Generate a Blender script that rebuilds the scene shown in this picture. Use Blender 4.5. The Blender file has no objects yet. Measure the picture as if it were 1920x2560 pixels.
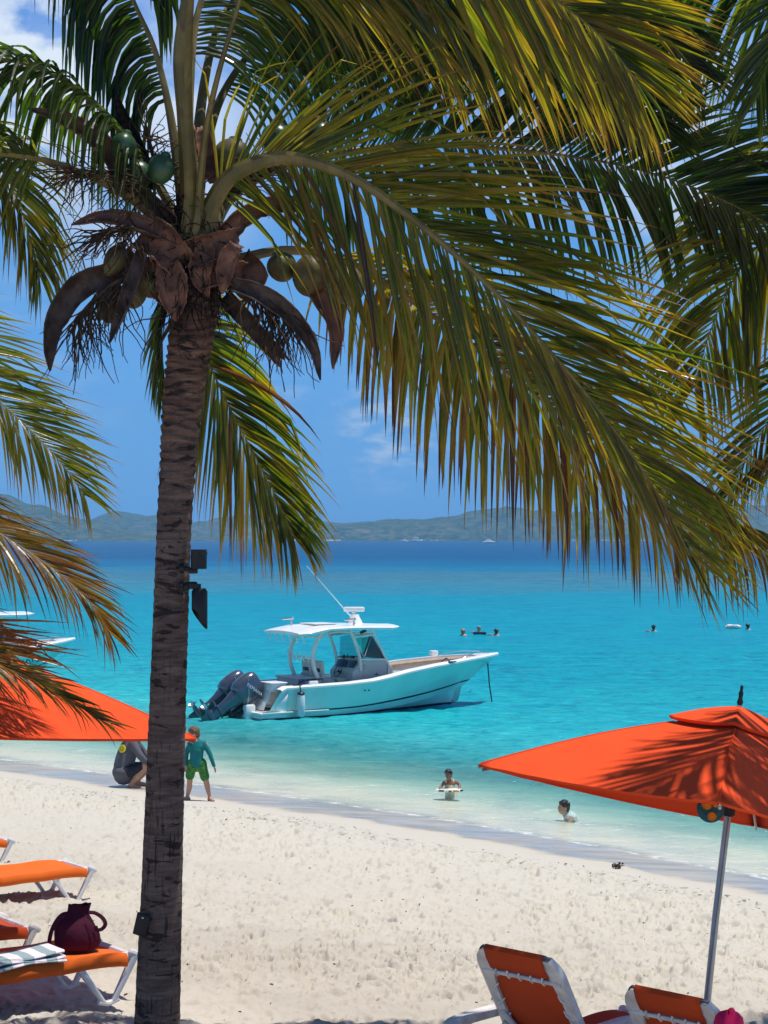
import bpy, bmesh, math, random
import numpy as np
from mathutils import Vector, Matrix, Euler
R = math.radians
scene = bpy.context.scene
COL = scene.collection
CAMZ, F, HOR = 4.8, 4500.0, 1343.0

def at(px, py, d):
    """a photo pixel at depth d metres -> the real point standing there"""
    return Vector(((px-960.0)/F*d, d, CAMZ-(py-HOR)/F*d))

# ------------------------------------------------------------------ tagging
def tag(o, label=None, cat=None, group=None, kind=None):
    if label: o['label'] = label
    if cat: o['category'] = cat
    if group: o['group'] = group
    if kind: o['kind'] = kind
    return o
def empty(name, loc=(0, 0, 0), rz=0.0, parent=None):
    o = bpy.data.objects.new(name, None); COL.objects.link(o)
    o.empty_display_size = .2
    o.location = loc; o.rotation_euler = (0, 0, rz)
    if parent: o.parent = parent
    return o
def copy_tree(o, parent=None):
    c = o.copy(); COL.objects.link(c)
    if parent: c.parent = parent
    for ch in list(o.children): copy_tree(ch, c)
    return c

# ------------------------------------------------------------------ mesh builder
class MB:
    def __init__(s): s.v = []; s.f = []; s.m = []; s.cur = 0
    def mat(s, i): s.cur = i; return s
    def add(s, vs, fs):
        b = len(s.v); s.v.extend([tuple(x) for x in vs])
        s.f.extend([tuple(b+i for i in q) for q in fs]); s.m.extend([s.cur]*len(fs)); return s
    def box(s, c, size, rot=None, bev=0.0):
        x, y, z = [k/2 for k in size]
        if bev <= 0:
            vs = [Vector((a*x, b*y, d*z)) for a in (-1, 1) for b in (-1, 1) for d in (-1, 1)]
            fs = [(0,1,3,2),(4,6,7,5),(0,4,5,1),(2,3,7,6),(0,2,6,4),(1,5,7,3)]
        else:
            bm = bmesh.new(); bmesh.ops.create_cube(bm, size=1.0)
            for v in bm.verts: v.co = Vector((v.co.x*2*x, v.co.y*2*y, v.co.z*2*z))
            bmesh.ops.bevel(bm, geom=bm.edges[:], offset=min(bev, .49*2*min(x, y, z)), segments=2, affect='EDGES', profile=.5)
            bm.verts.index_update()
            vs = [v.co.copy() for v in bm.verts]; fs = [[v.index for v in f.verts] for f in bm.faces]; bm.free()
        M = rot.to_matrix() if isinstance(rot, Euler) else (rot if rot is not None else Matrix.Identity(3))
        c = Vector(c)
        return s.add([M @ v + c for v in vs], fs)
    def tube(s, pts, rad, n=8, caps=True, flat=1.0, ref=None):
        pts = [Vector(p) for p in pts]; k = len(pts)
        rad = [rad]*k if isinstance(rad, (int, float)) else list(rad)
        T = []
        for i in range(k):
            a = pts[max(i-1, 0)]; b = pts[min(i+1, k-1)]; t = b-a
            T.append(t.normalized() if t.length > 1e-9 else Vector((0, 0, 1)))
        u = Vector(ref) if ref is not None else (Vector((0, 0, 1)) if abs(T[0].z) < .9 else Vector((1, 0, 0)))
        vs, fs = [], []
        for i in range(k):
            u = u - T[i]*u.dot(T[i])
            if u.length < 1e-6: u = T[i].orthogonal()
            u.normalize(); w = T[i].cross(u)
            for j in range(n):
                a = 2*math.pi*j/n
                vs.append(pts[i]+(u*math.cos(a)*flat+w*math.sin(a))*rad[i])
        for i in range(k-1):
            for j in range(n):
                j2 = (j+1) % n
                fs.append((i*n+j, i*n+j2, (i+1)*n+j2, (i+1)*n+j))
        if caps: fs.append(tuple(range(n-1, -1, -1))); fs.append(tuple((k-1)*n+j for j in range(n)))
        return s.add(vs, fs)
    def lathe(s, prof, c=(0, 0, 0), n=20, M=None):
        vs, fs = [], []; c = Vector(c); M = M or Matrix.Identity(3); k = len(prof)
        for r, z in prof:
            for j in range(n):
                a = 2*math.pi*j/n; vs.append(M @ Vector((max(r, 1e-4)*math.cos(a), max(r, 1e-4)*math.sin(a), z))+c)
        for i in range(k-1):
            for j in range(n):
                j2 = (j+1) % n; fs.append((i*n+j, i*n+j2, (i+1)*n+j2, (i+1)*n+j))
        fs.append(tuple(range(n-1, -1, -1))); fs.append(tuple((k-1)*n+j for j in range(n)))
        return s.add(vs, fs)
    def ell(s, c, r, n=14, rot=None, m=None):
        if isinstance(r, (int, float)): r = (r, r, r)
        m = m or max(6, n//2+1); vs, fs = [], []; c = Vector(c)
        M = rot.to_matrix() if isinstance(rot, Euler) else (rot if rot is not None else Matrix.Identity(3))
        vs.append(M @ Vector((0, 0, -r[2]))+c)
        for i in range(1, m):
            p = math.pi*i/m-math.pi/2
            for j in range(n):
                a = 2*math.pi*j/n
                vs.append(M @ Vector((r[0]*math.cos(p)*math.cos(a), r[1]*math.cos(p)*math.sin(a), r[2]*math.sin(p)))+c)
        vs.append(M @ Vector((0, 0, r[2]))+c); top = len(vs)-1
        for j in range(n):
            j2 = (j+1) % n; fs.append((0, 1+j2, 1+j)); fs.append((top, top-n+j, top-n+j2))
            for i in range(m-2):
                fs.append((1+i*n+j, 1+i*n+j2, 1+(i+1)*n+j2, 1+(i+1)*n+j))
        return s.add(vs, fs)
    def grid(s, rows, close=False):
        k = len(rows); n = len(rows[0]); vs = [p for r in rows for p in r]; fs = []
        for i in range(k-1):
            for j in range(n if close else n-1):
                j2 = (j+1) % n; fs.append((i*n+j, i*n+j2, (i+1)*n+j2, (i+1)*n+j))
        return s.add(vs, fs)
    def build(s, name, mats, parent=None, smooth=True, loc=None, ang=35, solid=0.0):
        me = bpy.data.meshes.new(name); me.from_pydata(s.v, [], s.f); me.update()
        mats = mats if isinstance(mats, (list, tuple)) else [mats]
        for m in mats: me.materials.append(m)
        me.polygons.foreach_set('material_index', s.m)
        if smooth and len(me.polygons):
            me.polygons.foreach_set('use_smooth', [True]*len(me.polygons))
            try: me.set_sharp_from_angle(angle=R(ang))
            except Exception: pass
        o = bpy.data.objects.new(name, me); COL.objects.link(o)
        if parent is not None: o.parent = parent
        if loc is not None: o.location = loc
        if solid:
            md = o.modifiers.new('Solidify', 'SOLIDIFY'); md.thickness = solid; md.offset = 0
        return o

def cr(pts, n):
    """Catmull-Rom through pts, n samples evenly by arc length"""
    P = [Vector(p) for p in pts]; P = [P[0]*2-P[1]]+P+[P[-1]*2-P[-2]]
    out = []
    for i in range(1, len(P)-2):
        for k in range(16):
            t = k/16; a, b, c, d = P[i-1], P[i], P[i+1], P[i+2]
            out.append(.5*((2*b)+(c-a)*t+(2*a-5*b+4*c-d)*t*t+(3*b-a-3*c+d)*t**3))
    out.append(P[-2])
    L = [0.0]
    for i in range(1, len(out)): L.append(L[-1]+(out[i]-out[i-1]).length)
    res = []; j = 0
    for k in range(n):
        s_ = L[-1]*k/(n-1)
        while j < len(L)-2 and L[j+1] < s_: j += 1
        f = (s_-L[j])/max(L[j+1]-L[j], 1e-9); res.append(out[j].lerp(out[j+1], min(max(f, 0), 1)))
    return res
def lerp(a, b, t): return a+(b-a)*t
def sstep(a, b, x):
    t = min(max((x-a)/(b-a), 0), 1); return t*t*(3-2*t)
def interp(x, tab):
    if x <= tab[0][0]: return tab[0][1]
    for (a, b), (c, d) in zip(tab, tab[1:]):
        if x <= c: return b+(d-b)*(x-a)/(c-a)
    return tab[-1][1]

def bake(o, mods):
    """apply modifiers to a mesh object for good"""
    for typ, kw in mods:
        m = o.modifiers.new(typ, typ)
        for k, v in kw.items(): setattr(m, k, v)
    dg = bpy.context.evaluated_depsgraph_get(); ev = o.evaluated_get(dg)
    me = bpy.data.meshes.new_from_object(ev); old = o.data
    o.modifiers.clear(); o.data = me; me.name = old.name
    bpy.data.meshes.remove(old)
    if len(me.polygons): me.polygons.foreach_set('use_smooth', [True]*len(me.polygons))
    return o

def text_mesh(name, body, size, mat, parent, extrude=.002, shear=0.0, M=None, space=1.0):
    cu = bpy.data.curves.new(name, 'FONT'); cu.body = body; cu.size = size; cu.extrude = extrude; cu.shear = shear
    cu.align_x = 'CENTER'; cu.align_y = 'CENTER'; cu.space_character = space
    t = bpy.data.objects.new(name+'_source', cu); COL.objects.link(t)
    dg = bpy.context.evaluated_depsgraph_get()
    me = bpy.data.meshes.new_from_object(t.evaluated_get(dg)); bpy.data.objects.remove(t)
    me.name = name; me.materials.clear(); me.materials.append(mat)
    o = bpy.data.objects.new(name, me); COL.objects.link(o); o.parent = parent
    if M is not None: o.matrix_local = M
    return o

# ------------------------------------------------------------------ numpy noise
def _hash(ix, iy, seed):
    h = (ix.astype(np.int64)*374761393+iy.astype(np.int64)*668265263+seed*1442695041) & 0xffffffff
    h = ((h ^ (h >> 13))*1274126177) & 0xffffffff
    return ((h ^ (h >> 16)) & 0xffff)/65535.0
def vnoise(x, y, seed=0):
    ix = np.floor(x); iy = np.floor(y); fx = x-ix; fy = y-iy
    fx = fx*fx*fx*(fx*(fx*6-15)+10); fy = fy*fy*fy*(fy*(fy*6-15)+10)
    a = _hash(ix, iy, seed); b = _hash(ix+1, iy, seed); c = _hash(ix, iy+1, seed); d = _hash(ix+1, iy+1, seed)
    return (a+(b-a)*fx)*(1-fy)+(c+(d-c)*fx)*fy
def fbm(x, y, o=4, seed=0):
    r = 0; amp = .5
    for k in range(o): r = r+amp*(vnoise(x*2**k, y*2**k, seed+k*17)-.5); amp *= .5
    return r
def pits(x, y, cell, seed, rad=.42, dens=.7):
    """scattered oval dents with a soft rim"""
    cx = np.floor(x/cell); cy = np.floor(y/cell); out = np.zeros_like(x)
    for dx in (-1, 0, 1):
        for dy in (-1, 0, 1):
            gx = cx+dx; gy = cy+dy
            px = (gx+_hash(gx, gy, seed))*cell; py = (gy+_hash(gx, gy, seed+1))*cell
            on = _hash(gx, gy, seed+2) < dens; a = _hash(gx, gy, seed+3)*3.14; sz = .55+.6*_hash(gx, gy, seed+4)
            rx = (x-px)*np.cos(a)+(y-py)*np.sin(a); ry = -(x-px)*np.sin(a)+(y-py)*np.cos(a)
            q = np.sqrt((rx/(rad*cell*sz))**2+(ry/(rad*cell*sz*.55))**2)
            out += on*sz*(-np.exp(-(q*1.25)**4)+.45*np.exp(-((q-1.35)*3)**2))
    return out

# ------------------------------------------------------------------ materials
class NT:
    def __init__(s, name):
        s.mat = bpy.data.materials.new(name); s.mat.use_nodes = True; s.t = s.mat.node_tree; s.t.nodes.clear()
        s.out = s.n('ShaderNodeOutputMaterial')
    def n(s, typ, **kw):
        nd = s.t.nodes.new(typ)
        for k, v in kw.items():
            if k.startswith('i_'):
                nd.inputs[int(k[2:])].default_value = v
            else: setattr(nd, k, v)
        return nd
    def l(s, a, b): s.t.links.new(a, b)
    def val(s, sock, v):
        if isinstance(v, bpy.types.NodeSocket): s.l(v, sock)
        else: sock.default_value = v
    def math(s, op, a, b=0.0, c=0.0, clamp=False):
        nd = s.n('ShaderNodeMath', operation=op, use_clamp=clamp); s.val(nd.inputs[0], a); s.val(nd.inputs[1], b)
        if op in ('MULTIPLY_ADD', 'SMOOTH_MIN', 'WRAP', 'COMPARE'): s.val(nd.inputs[2], c)
        return nd.outputs[0]
    def ss(s, x, a, b, lo=0.0, hi=1.0):
        nd = s.n('ShaderNodeMapRange', interpolation_type='SMOOTHSTEP', clamp=True); s.val(nd.inputs[0], x)
        for i, v in zip((1, 2, 3, 4), (a, b, lo, hi)): s.val(nd.inputs[i], v)
        return nd.outputs[0]
    def mix(s, f, a, b, mode='MIX'):
        nd = s.n('ShaderNodeMix', data_type='RGBA', blend_type=mode); s.val(nd.inputs[0], f)
        s.val(nd.inputs[6], rgba(a)); s.val(nd.inputs[7], rgba(b)); return nd.outputs[2]
    def ramp(s, x, stops, interp='LINEAR'):
        nd = s.n('ShaderNodeValToRGB'); cr_ = nd.color_ramp; cr_.interpolation = interp
        while len(cr_.elements) < len(stops): cr_.elements.new(.5)
        for e, (p, c) in zip(cr_.elements, stops): e.position = p; e.color = rgba(c)
        s.val(nd.inputs[0], x); return nd.outputs[0]
    def pos(s, scale=(1, 1, 1), obj=True, rot=(0, 0, 0)):
        if obj: src = s.n('ShaderNodeTexCoord').outputs['Object']
        else: src = s.n('ShaderNodeNewGeometry').outputs['Position']
        mp = s.n('ShaderNodeMapping'); mp.inputs[3].default_value = scale; mp.inputs[2].default_value = rot; s.l(src, mp.inputs[0]); return mp.outputs[0]
    def noise(s, vec, scale, detail=4, rough=.55, dist=0.0):
        nd = s.n('ShaderNodeTexNoise'); s.l(vec, nd.inputs['Vector']); nd.inputs['Scale'].default_value = scale
        nd.inputs['Detail'].default_value = detail; nd.inputs['Roughness'].default_value = rough; nd.inputs['Distortion'].default_value = dist
        return nd.outputs[0]
    def attr(s, name): return s.n('ShaderNodeAttribute', attribute_name=name).outputs['Fac']
    def bump(s, h, strength=.3, dist=.01, normal=None):
        nd = s.n('ShaderNodeBump'); nd.inputs['Strength'].default_value = strength; nd.inputs['Distance'].default_value = dist
        s.val(nd.inputs['Height'], h)
        if normal is not None: s.l(normal, nd.inputs['Normal'])
        return nd.outputs[0]
    def pbr(s, color, rough=.5, spec=.5, metal=0.0, normal=None, **kw):
        nd = s.n('ShaderNodeBsdfPrincipled'); s.val(nd.inputs['Base Color'], rgba(color)); s.val(nd.inputs['Roughness'], rough)
        s.val(nd.inputs['Specular IOR Level'], spec); s.val(nd.inputs['Metallic'], metal)
        if normal is not None: s.l(normal, nd.inputs['Normal'])
        for k, v in kw.items(): s.val(nd.inputs[k.replace('_', ' ')], v)
        return nd.outputs[0]
    def mixs(s, f, a, b):
        nd = s.n('ShaderNodeMixShader'); s.val(nd.inputs[0], f); s.l(a, nd.inputs[1]); s.l(b, nd.inputs[2]); return nd.outputs[0]
    def done(s, sh): s.l(sh, s.out.inputs[0]); return s.mat
def rgba(c):
    if isinstance(c, bpy.types.NodeSocket): return c
    return (c[0], c[1], c[2], 1.0)

def simple(name, c, rough=.5, spec=.5, metal=0.0, var=.12, scale=8.0, bump=0.0, bscale=60, c2=None, **kw):
    t = NT(name); p = t.pos()
    n = t.noise(p, scale, 5)
    c2 = c2 or tuple(k*(1-var*2) for k in c); c1 = tuple(min(1, k*(1+var)) for k in c)
    col = t.mix(t.ss(n, .35, .68), c2, c1)
    nm = t.bump(t.noise(p, bscale, 4), bump, .01) if bump else None
    return t.done(t.pbr(col, t.math('MULTIPLY_ADD', n, .12, rough-.06), spec, metal, nm, **kw))

def fabric(name, c, transl=.25, scale=700, rough=.85, wr=.35, tc=None):
    t = NT(name); p = t.pos()
    n = t.noise(p, 3, 4); w = t.noise(p, scale, 2)
    col = t.mix(t.ss(n, .3, .7), tuple(k*.9 for k in c), c)
    h = t.math('ADD', t.math('MULTIPLY', t.noise(p, 4, 3, .6), 1.0), t.math('MULTIPLY', w, .03))
    nm = t.bump(h, wr, .04)
    a = t.pbr(col, rough, .2, 0, nm)
    if transl <= 0: return t.done(a)
    tr = t.n('ShaderNodeBsdfTranslucent'); tr.inputs[0].default_value = rgba(tc or c); t.l(nm, tr.inputs[1])
    return t.done(t.mixs(transl, a, tr.outputs[0]))

M = {}
def setup_materials():
    M['white'] = simple('white_gelcoat', (.82, .82, .80), .22, .5, var=.03, scale=2)
    M['offwhite'] = simple('offwhite_panel', (.62, .60, .56), .35, .45, var=.04, scale=2)
    M['pipe'] = simple('cream_pipework', (.74, .74, .70), .25, .5, var=.03)
    M['grey_panel'] = simple('grey_console_panel', (.50, .48, .45), .4, .4, var=.05, scale=1.5)
    M['hull'] = simple('seafoam_hull', (.57, .78, .705), .14, .5, var=.03, scale=1.2)
    M['navy'] = simple('navy_stripe', (.012, .02, .035), .25, .5)
    M['black'] = simple('black_plastic', (.012, .012, .013), .4, .4)
    M['blackmatt'] = simple('black_powder_coat', (.012, .012, .012), .45, .35, bump=.05, bscale=200)
    M['engine'] = simple('grey_blue_engine_paint', (.085, .10, .135), .2, .7, .4, var=.08, scale=3, Coat_Weight=.6, Coat_Roughness=.08)
    M['steel'] = simple('stainless_steel', (.62, .62, .62), .2, .5, 1.0, var=.05)
    M['alu'] = simple('aluminium_pole', (.42, .40, .38), .38, .5, .85, var=.1, scale=3)
    M['tan'] = simple('tan_vinyl', (.46, .32, .22), .5, .4, var=.08, bump=.1)
    M['cream'] = simple('cream_vinyl', (.62, .57, .48), .45, .4, var=.06)
    M['screen'] = simple('dark_screen', (.01, .012, .018), .08, .6)
    M['orange'] = fabric('orange_canvas', (.95, .092, .020), .07, tc=(.9, .10, .012))
    M['sling'] = fabric('orange_sling', (.88, .16, .018), .11, tc=(.7, .04, .006), wr=.12)
    M['sling_shade'] = fabric('shaded_orange_sling', (.50, .062, .012), .08, tc=(.7, .04, .006), wr=.15)  # orange sling darkened and reddened to stand for shade
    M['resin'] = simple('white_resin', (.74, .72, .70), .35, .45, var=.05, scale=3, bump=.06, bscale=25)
    M['resin_mottled'] = simple('mottled_white_resin', (.64, .60, .56), .42, .4, var=.12, scale=9, bump=.1, bscale=25)  # slightly darker, blotchier white resin
    M['cord'] = simple('white_cord', (.7, .68, .62), .7, .2)
    M['maroon'] = fabric('maroon_canvas', (.06, .006, .022), 0, wr=.5)
    M['pink'] = fabric('hot_pink_fabric', (.62, .012, .10), .1, wr=.6)
    M['mauve'] = fabric('mauve_towel', (.5, .28, .5), 0, wr=.6)
    M['skin'] = simple('fair_skin', (.50, .27, .18), .5, .35, var=.06, scale=12, Subsurface_Weight=.1)  # plain fair skin tone
    M['skin_dark'] = simple('brown_skin', (.26, .115, .06), .45, .4, var=.06, scale=12, Subsurface_Weight=.1)
    M['hair_brown'] = simple('light_brown_hair', (.17, .10, .05), .5, .4, var=.3, scale=60, bump=.6, bscale=120)
    M['hair_black'] = simple('black_hair', (.012, .01, .01), .35, .5, var=.2, scale=60, bump=.5, bscale=120)
    M['hair_blond'] = simple('blond_hair', (.45, .30, .14), .5, .4, var=.2, scale=60)
    M['hair_grey'] = simple('grey_hair', (.30, .28, .26), .5, .4, var=.2, scale=60)
    M['teal'] = fabric('teal_rash_shirt', (.012, .17, .17), 0, wr=.35)
    M['grey_cloth'] = fabric('grey_hooded_shirt', (.115, .115, .13), 0, wr=.5)
    M['dark_shorts'] = fabric('dark_shorts_fabric', (.03, .03, .04), 0)
    M['yellow_print'] = simple('yellow_print', (.75, .62, .03), .8, .2)
    M['white_cloth'] = fabric('white_wet_shirt', (.72, .72, .70), 0)
    M['cream_suit'] = fabric('pale_yellow_swimsuit', (.66, .60, .36), 0)
    M['eye'] = simple('dark_eye', (.01, .008, .006), .2, .5)
    M['lip'] = simple('lip_tone', (.30, .10, .09), .45, .4)
    t = NT('palm_print_shorts'); p = t.pos((1, 1, .6)); n = t.noise(p, 26, 3, .6, 2.2)
    M['shorts_green'] = t.done(t.pbr(t.ramp(n, [(.38, (.01, .05, .015)), (.47, (.03, .16, .03)), (.52, (.12, .36, .08)), (.60, (.02, .10, .02))]), .8, .2))
    t = NT('striped_towel_cloth'); p = t.pos(); sx = t.n('ShaderNodeSeparateXYZ'); t.l(p, sx.inputs[0])
    w = t.math('FRACT', t.math('MULTIPLY', sx.outputs[0], 5.6)); st = t.ss(w, .5, .52)
    nm = t.bump(t.noise(p, 300, 2), .4, .004)
    M['towel'] = t.done(t.pbr(t.mix(st, (.72, .66, .68), (.27, .36, .38)), .95, .1, 0, nm))
    # palm leaflets: colour by each leaflet's own tint (green > olive > yellow > brown)
    t = NT('palm_leaflet'); p = t.pos(obj=False)
    a = t.attr('tint'); n = t.noise(p, 9, 5, .65); n2 = t.noise(p, 55, 3, .6)
    x = t.math('ADD', a, t.math('MULTIPLY', t.math('SUBTRACT', n, .5), .22)); x = t.math('ADD', x, t.math('MULTIPLY', t.math('SUBTRACT', n2, .55), .16), clamp=True)
    col = t.ramp(x, [(0, (.009, .024, .005)), (.28, (.018, .038, .005)), (.45, (.048, .054, .008)), (.60, (.14, .10, .013)), (.75, (.17, .08, .022)), (.88, (.085, .04, .022)), (1, (.04, .022, .015))])
    tcol = t.ramp(x, [(0, (.045, .115, .004)), (.28, (.17, .28, .006)), (.45, (.46, .46, .010)), (.60, (.85, .58, .015)), (.75, (.42, .19, .03)), (.88, (.13, .05, .015)), (1, (.04, .02, .01))])
    nm = t.bump(t.noise(t.pos((1, 1, 1), obj=False), 30, 2), .15, .01)
    rib = t.ss(t.attr('midrib'), .72, .97); col = t.mix(t.math('MULTIPLY', rib, .75), col, (.21, .19, .06))
    a1 = t.pbr(col, .30, .45, 0, nm); tr = t.n('ShaderNodeBsdfTranslucent'); t.l(tcol, tr.inputs[0])
    M['leaf'] = t.done(t.mixs(.50, a1, tr.outputs[0]))
    t = NT('palm_rachis'); p = t.pos(obj=False); n = t.noise(p, 5, 4); f = t.noise(p, 40, 3)
    col = t.mix(t.ss(n, .35, .65), (.07, .065, .016), (.17, .15, .04)); col = t.mix(t.ss(f, .58, .72), col, (.06, .04, .02))
    M['rachis'] = t.done(t.pbr(col, .4, .4))
    t = NT('palm_petiole'); p = t.pos(obj=False); n = t.noise(p, 4, 4); f = t.noise(t.pos((30, 30, 4), obj=False), 1, 3)
    col = t.mix(t.ss(n, .35, .65), (.10, .085, .018), (.20, .15, .045)); col = t.mix(t.ss(f, .52, .72), col, (.12, .06, .032))
    M['petiole'] = t.done(t.pbr(col, .5, .4, 0, t.bump(f, .3, .01)))
    t = NT('dry_spathe'); p = t.pos(obj=False); n = t.noise(p, 7, 4); f = t.noise(t.pos((60, 60, 12), obj=False), 1, 3)
    col = t.mix(t.ss(n, .35, .65), (.085, .04, .03), (.20, .085, .05)); col = t.mix(t.ss(f, .5, .7), col, (.10, .07, .055))
    M['spathe'] = t.done(t.pbr(col, .55, .35, 0, t.bump(f, .4, .01)))
    M['spathe_grey'] = simple('grey_dry_spathe', (.085, .062, .052), .7, .2, var=.3, scale=12, bump=.7, bscale=40, c2=(.05, .03, .022))
    M['boot'] = simple('dry_leaf_base', (.19, .085, .05), .65, .3, var=.3, scale=9, bump=.6, bscale=40)
    M['fibre'] = simple('dark_palm_fibre', (.035, .022, .016), .9, .1, var=.3, scale=30, bump=.8, bscale=80)
    M['stalk'] = simple('dry_flower_stalk', (.07, .042, .025), .8, .2, var=.2, scale=20)
    M['coco_green'] = simple('green_coconut', (.035, .085, .035), .35, .45, var=.15, scale=5)
    M['coco_yellow'] = simple('yellow_green_coconut', (.115, .11, .034), .5, .3, var=.2, scale=9, c2=(.07, .045, .02))
    # trunk
    t = NT('palm_trunk_bark'); p = t.pos(obj=False)
    band = t.noise(t.pos((3.5, 3.5, 22), obj=False), 1.0, 6, .66, .9); crack = t.noise(t.pos((42, 42, 4.5), obj=False), 1.0, 4, .6, .8)
    blot = t.noise(t.pos((4.6, 4.6, 15), obj=False), 1.0, 4, .6, .5); hgt = t.attr('rel')
    base = t.ramp(band, [(.30, (.068, .047, .039)), (.5, (.140, .098, .080)), (.7, (.22, .158, .13))])
    warm = t.ramp(band, [(.30, (.06, .03, .022)), (.5, (.14, .075, .05)), (.7, (.27, .15, .095))])
    col = t.mix(t.ss(hgt, .62, .92), base, warm)
    col = t.mix(t.math('MULTIPLY', t.ss(blot, .55, .60), .85), col, (.022, .016, .015))
    col = t.mix(t.math('MULTIPLY', t.ss(crack, .56, .66), t.ss(hgt, .62, .25, .12, .75)), col, (.018, .013, .012))
    h = t.math('ADD', t.math('MULTIPLY', band, .8), t.math('MULTIPLY', crack, -.6))
    M['trunk'] = t.done(t.pbr(col, .85, .15, 0, t.bump(h, .9, .03)))
    M['hat_teal'] = simple('teal_print_fabric', (.02, .10, .12), .7, .2)
    M['hat_orange'] = simple('orange_petal_fabric', (.75, .25, .01), .7, .2)
    M['rock'] = simple('dark_weed', (.08, .07, .04), .9, .2, var=.4, scale=30, bump=.8)
    M['board_white'] = simple('white_foam_board', (.78, .76, .72), .4, .4)
    M['board_dark'] = simple('dark_board_print', (.02, .02, .03), .4, .4)
    M['board_orange'] = simple('orange_board_print', (.8, .25, .02), .4, .4)
    M['sail_white'] = simple('white_boat_paint', (.8, .8, .8), .4, .4)
    g = NT('tinted_glass'); gl = g.n('ShaderNodeBsdfGlossy'); gl.inputs['Roughness'].default_value = .03; tp = g.n('ShaderNodeBsdfTransparent'); tp.inputs[0].default_value = (.42, .58, .58, 1)
    fr = g.n('ShaderNodeFresnel'); fr.inputs[0].default_value = 1.45
    M['glass'] = g.done(g.mixs(fr.outputs[0], tp.outputs[0], gl.outputs[0]))
# ------------------------------------------------------------------ sun, sky, camera, haze
SUN = Vector((.235, .025, .969)).normalized()
def setup_world():
    w = bpy.data.worlds.new('World'); scene.world = w; w.use_nodes = True; nt = w.node_tree; nt.nodes.clear()
    N = nt.nodes.new; L = nt.links.new
    out = N('ShaderNodeOutputWorld'); bg = N('ShaderNodeBackground'); bg.inputs[1].default_value = SKY_STR
    sky = N('ShaderNodeTexSky'); sky.sky_type = 'NISHITA'; sky.sun_disc = False
    el = math.asin(SUN.z); sky.sun_elevation = el; sky.sun_rotation = math.atan2(SUN.x, SUN.y)
    sky.altitude = 0; sky.air_density = 1.0; sky.dust_density = .25; sky.ozone_density = 3.2
    tc = N('ShaderNodeTexCoord'); 
    def cloud(px, py, rad, amt, seed, sc, zs=2.0, lo=.40, hi=.66):
        d = Vector(((px-960)/F, 1, (HOR-py)/F)).normalized()
        dist = N('ShaderNodeVectorMath'); dist.operation = 'DISTANCE'; L(tc.outputs['Generated'], dist.inputs[0]); dist.inputs[1].default_value = d
        mr = N('ShaderNodeMapRange'); mr.interpolation_type = 'SMOOTHSTEP'; L(dist.outputs['Value'], mr.inputs[0])
        for i, v in zip((1, 2, 3, 4), (rad*.25, rad, 1.0, 0.0)): mr.inputs[i].default_value = v
        mp = N('ShaderNodeMapping'); mp.inputs[1].default_value = (seed, seed*.7, 0); mp.inputs[3].default_value = (1, 1, zs); L(tc.outputs['Generated'], mp.inputs[0])
        ns = N('ShaderNodeTexNoise'); ns.inputs['Scale'].default_value = sc; ns.inputs['Detail'].default_value = 7; ns.inputs['Roughness'].default_value = .55; L(mp.outputs[0], ns.inputs['Vector'])
        m2 = N('ShaderNodeMapRange'); m2.interpolation_type = 'SMOOTHSTEP'; L(ns.outputs[0], m2.inputs[0])
        for i, v in zip((1, 2, 3, 4), (lo, hi, 0.0, amt)): m2.inputs[i].default_value = v
        ml = N('ShaderNodeMath'); ml.operation = 'MULTIPLY'; L(mr.outputs[0], ml.inputs[0]); L(m2.outputs[0], ml.inputs[1])
        return ml.outputs[0]
    fac = None
    for a in ((70, 190, .078, 1.0, 3.1, 18, 1.6, .30, .50), (340, 340, .10, .85, 5.3, 14, 1.8, .28, .56), (1760, 370, .09, .75, 8.2, 12, 2.2, .34, .62), (975, 1065, .045, .75, 1.7, 42, 2.6, .42, .70), (690, 990, .04, .3, 4.7, 46, 2.6, .46, .76), (-700, 200, .16, .9, 9.2, 9, 2, .3, .6), (2800, 500, .2, .9, 12.0, 9, 2, .3, .6), (1250, 400, .06, .5, 6.6, 14, 2.2, .38, .66), (60, 950, .08, .22, 2.2, 20, 3, .42, .7)):
        c = cloud(*a)
        if fac is None: fac = c
        else:
            mx = N('ShaderNodeMath'); mx.operation = 'MAXIMUM'; L(fac, mx.inputs[0]); L(c, mx.inputs[1]); fac = mx.outputs[0]
    tint = N('ShaderNodeMix'); tint.data_type = 'RGBA'; tint.blend_type = 'MULTIPLY'; tint.inputs[0].default_value = 1
    # tropical air: keep the low sky as blue as the photograph's instead of the model's pale rim
    sz = N('ShaderNodeSeparateXYZ'); L(tc.outputs['Generated'], sz.inputs[0]); rp = N('ShaderNodeValToRGB'); L(sz.outputs[2], rp.inputs[0])
    while len(rp.color_ramp.elements) < len(SKY_TINTS): rp.color_ramp.elements.new(.5)
    for e, (p_, c_) in zip(rp.color_ramp.elements, SKY_TINTS): e.position = p_; e.color = (*c_, 1)
    L(sky.outputs[0], tint.inputs[6]); L(rp.outputs[0], tint.inputs[7])
    mix = N('ShaderNodeMix'); mix.data_type = 'RGBA'; L(fac, mix.inputs[0]); L(tint.outputs[2], mix.inputs[6]); mix.inputs[7].default_value = CLOUD
    L(mix.outputs[2], bg.inputs[0]); L(bg.outputs[0], out.inputs[0])
    s = bpy.data.lights.new('sun', 'SUN'); s.energy = SUN_STR; s.angle = R(.53); s.color = (1, .965, .90)
    so = bpy.data.objects.new('sun', s); COL.objects.link(so); so.rotation_euler = SUN.to_track_quat('Z', 'Y').to_euler(); so.location = (0, 0, 60)
SKY_STR = .062
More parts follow.
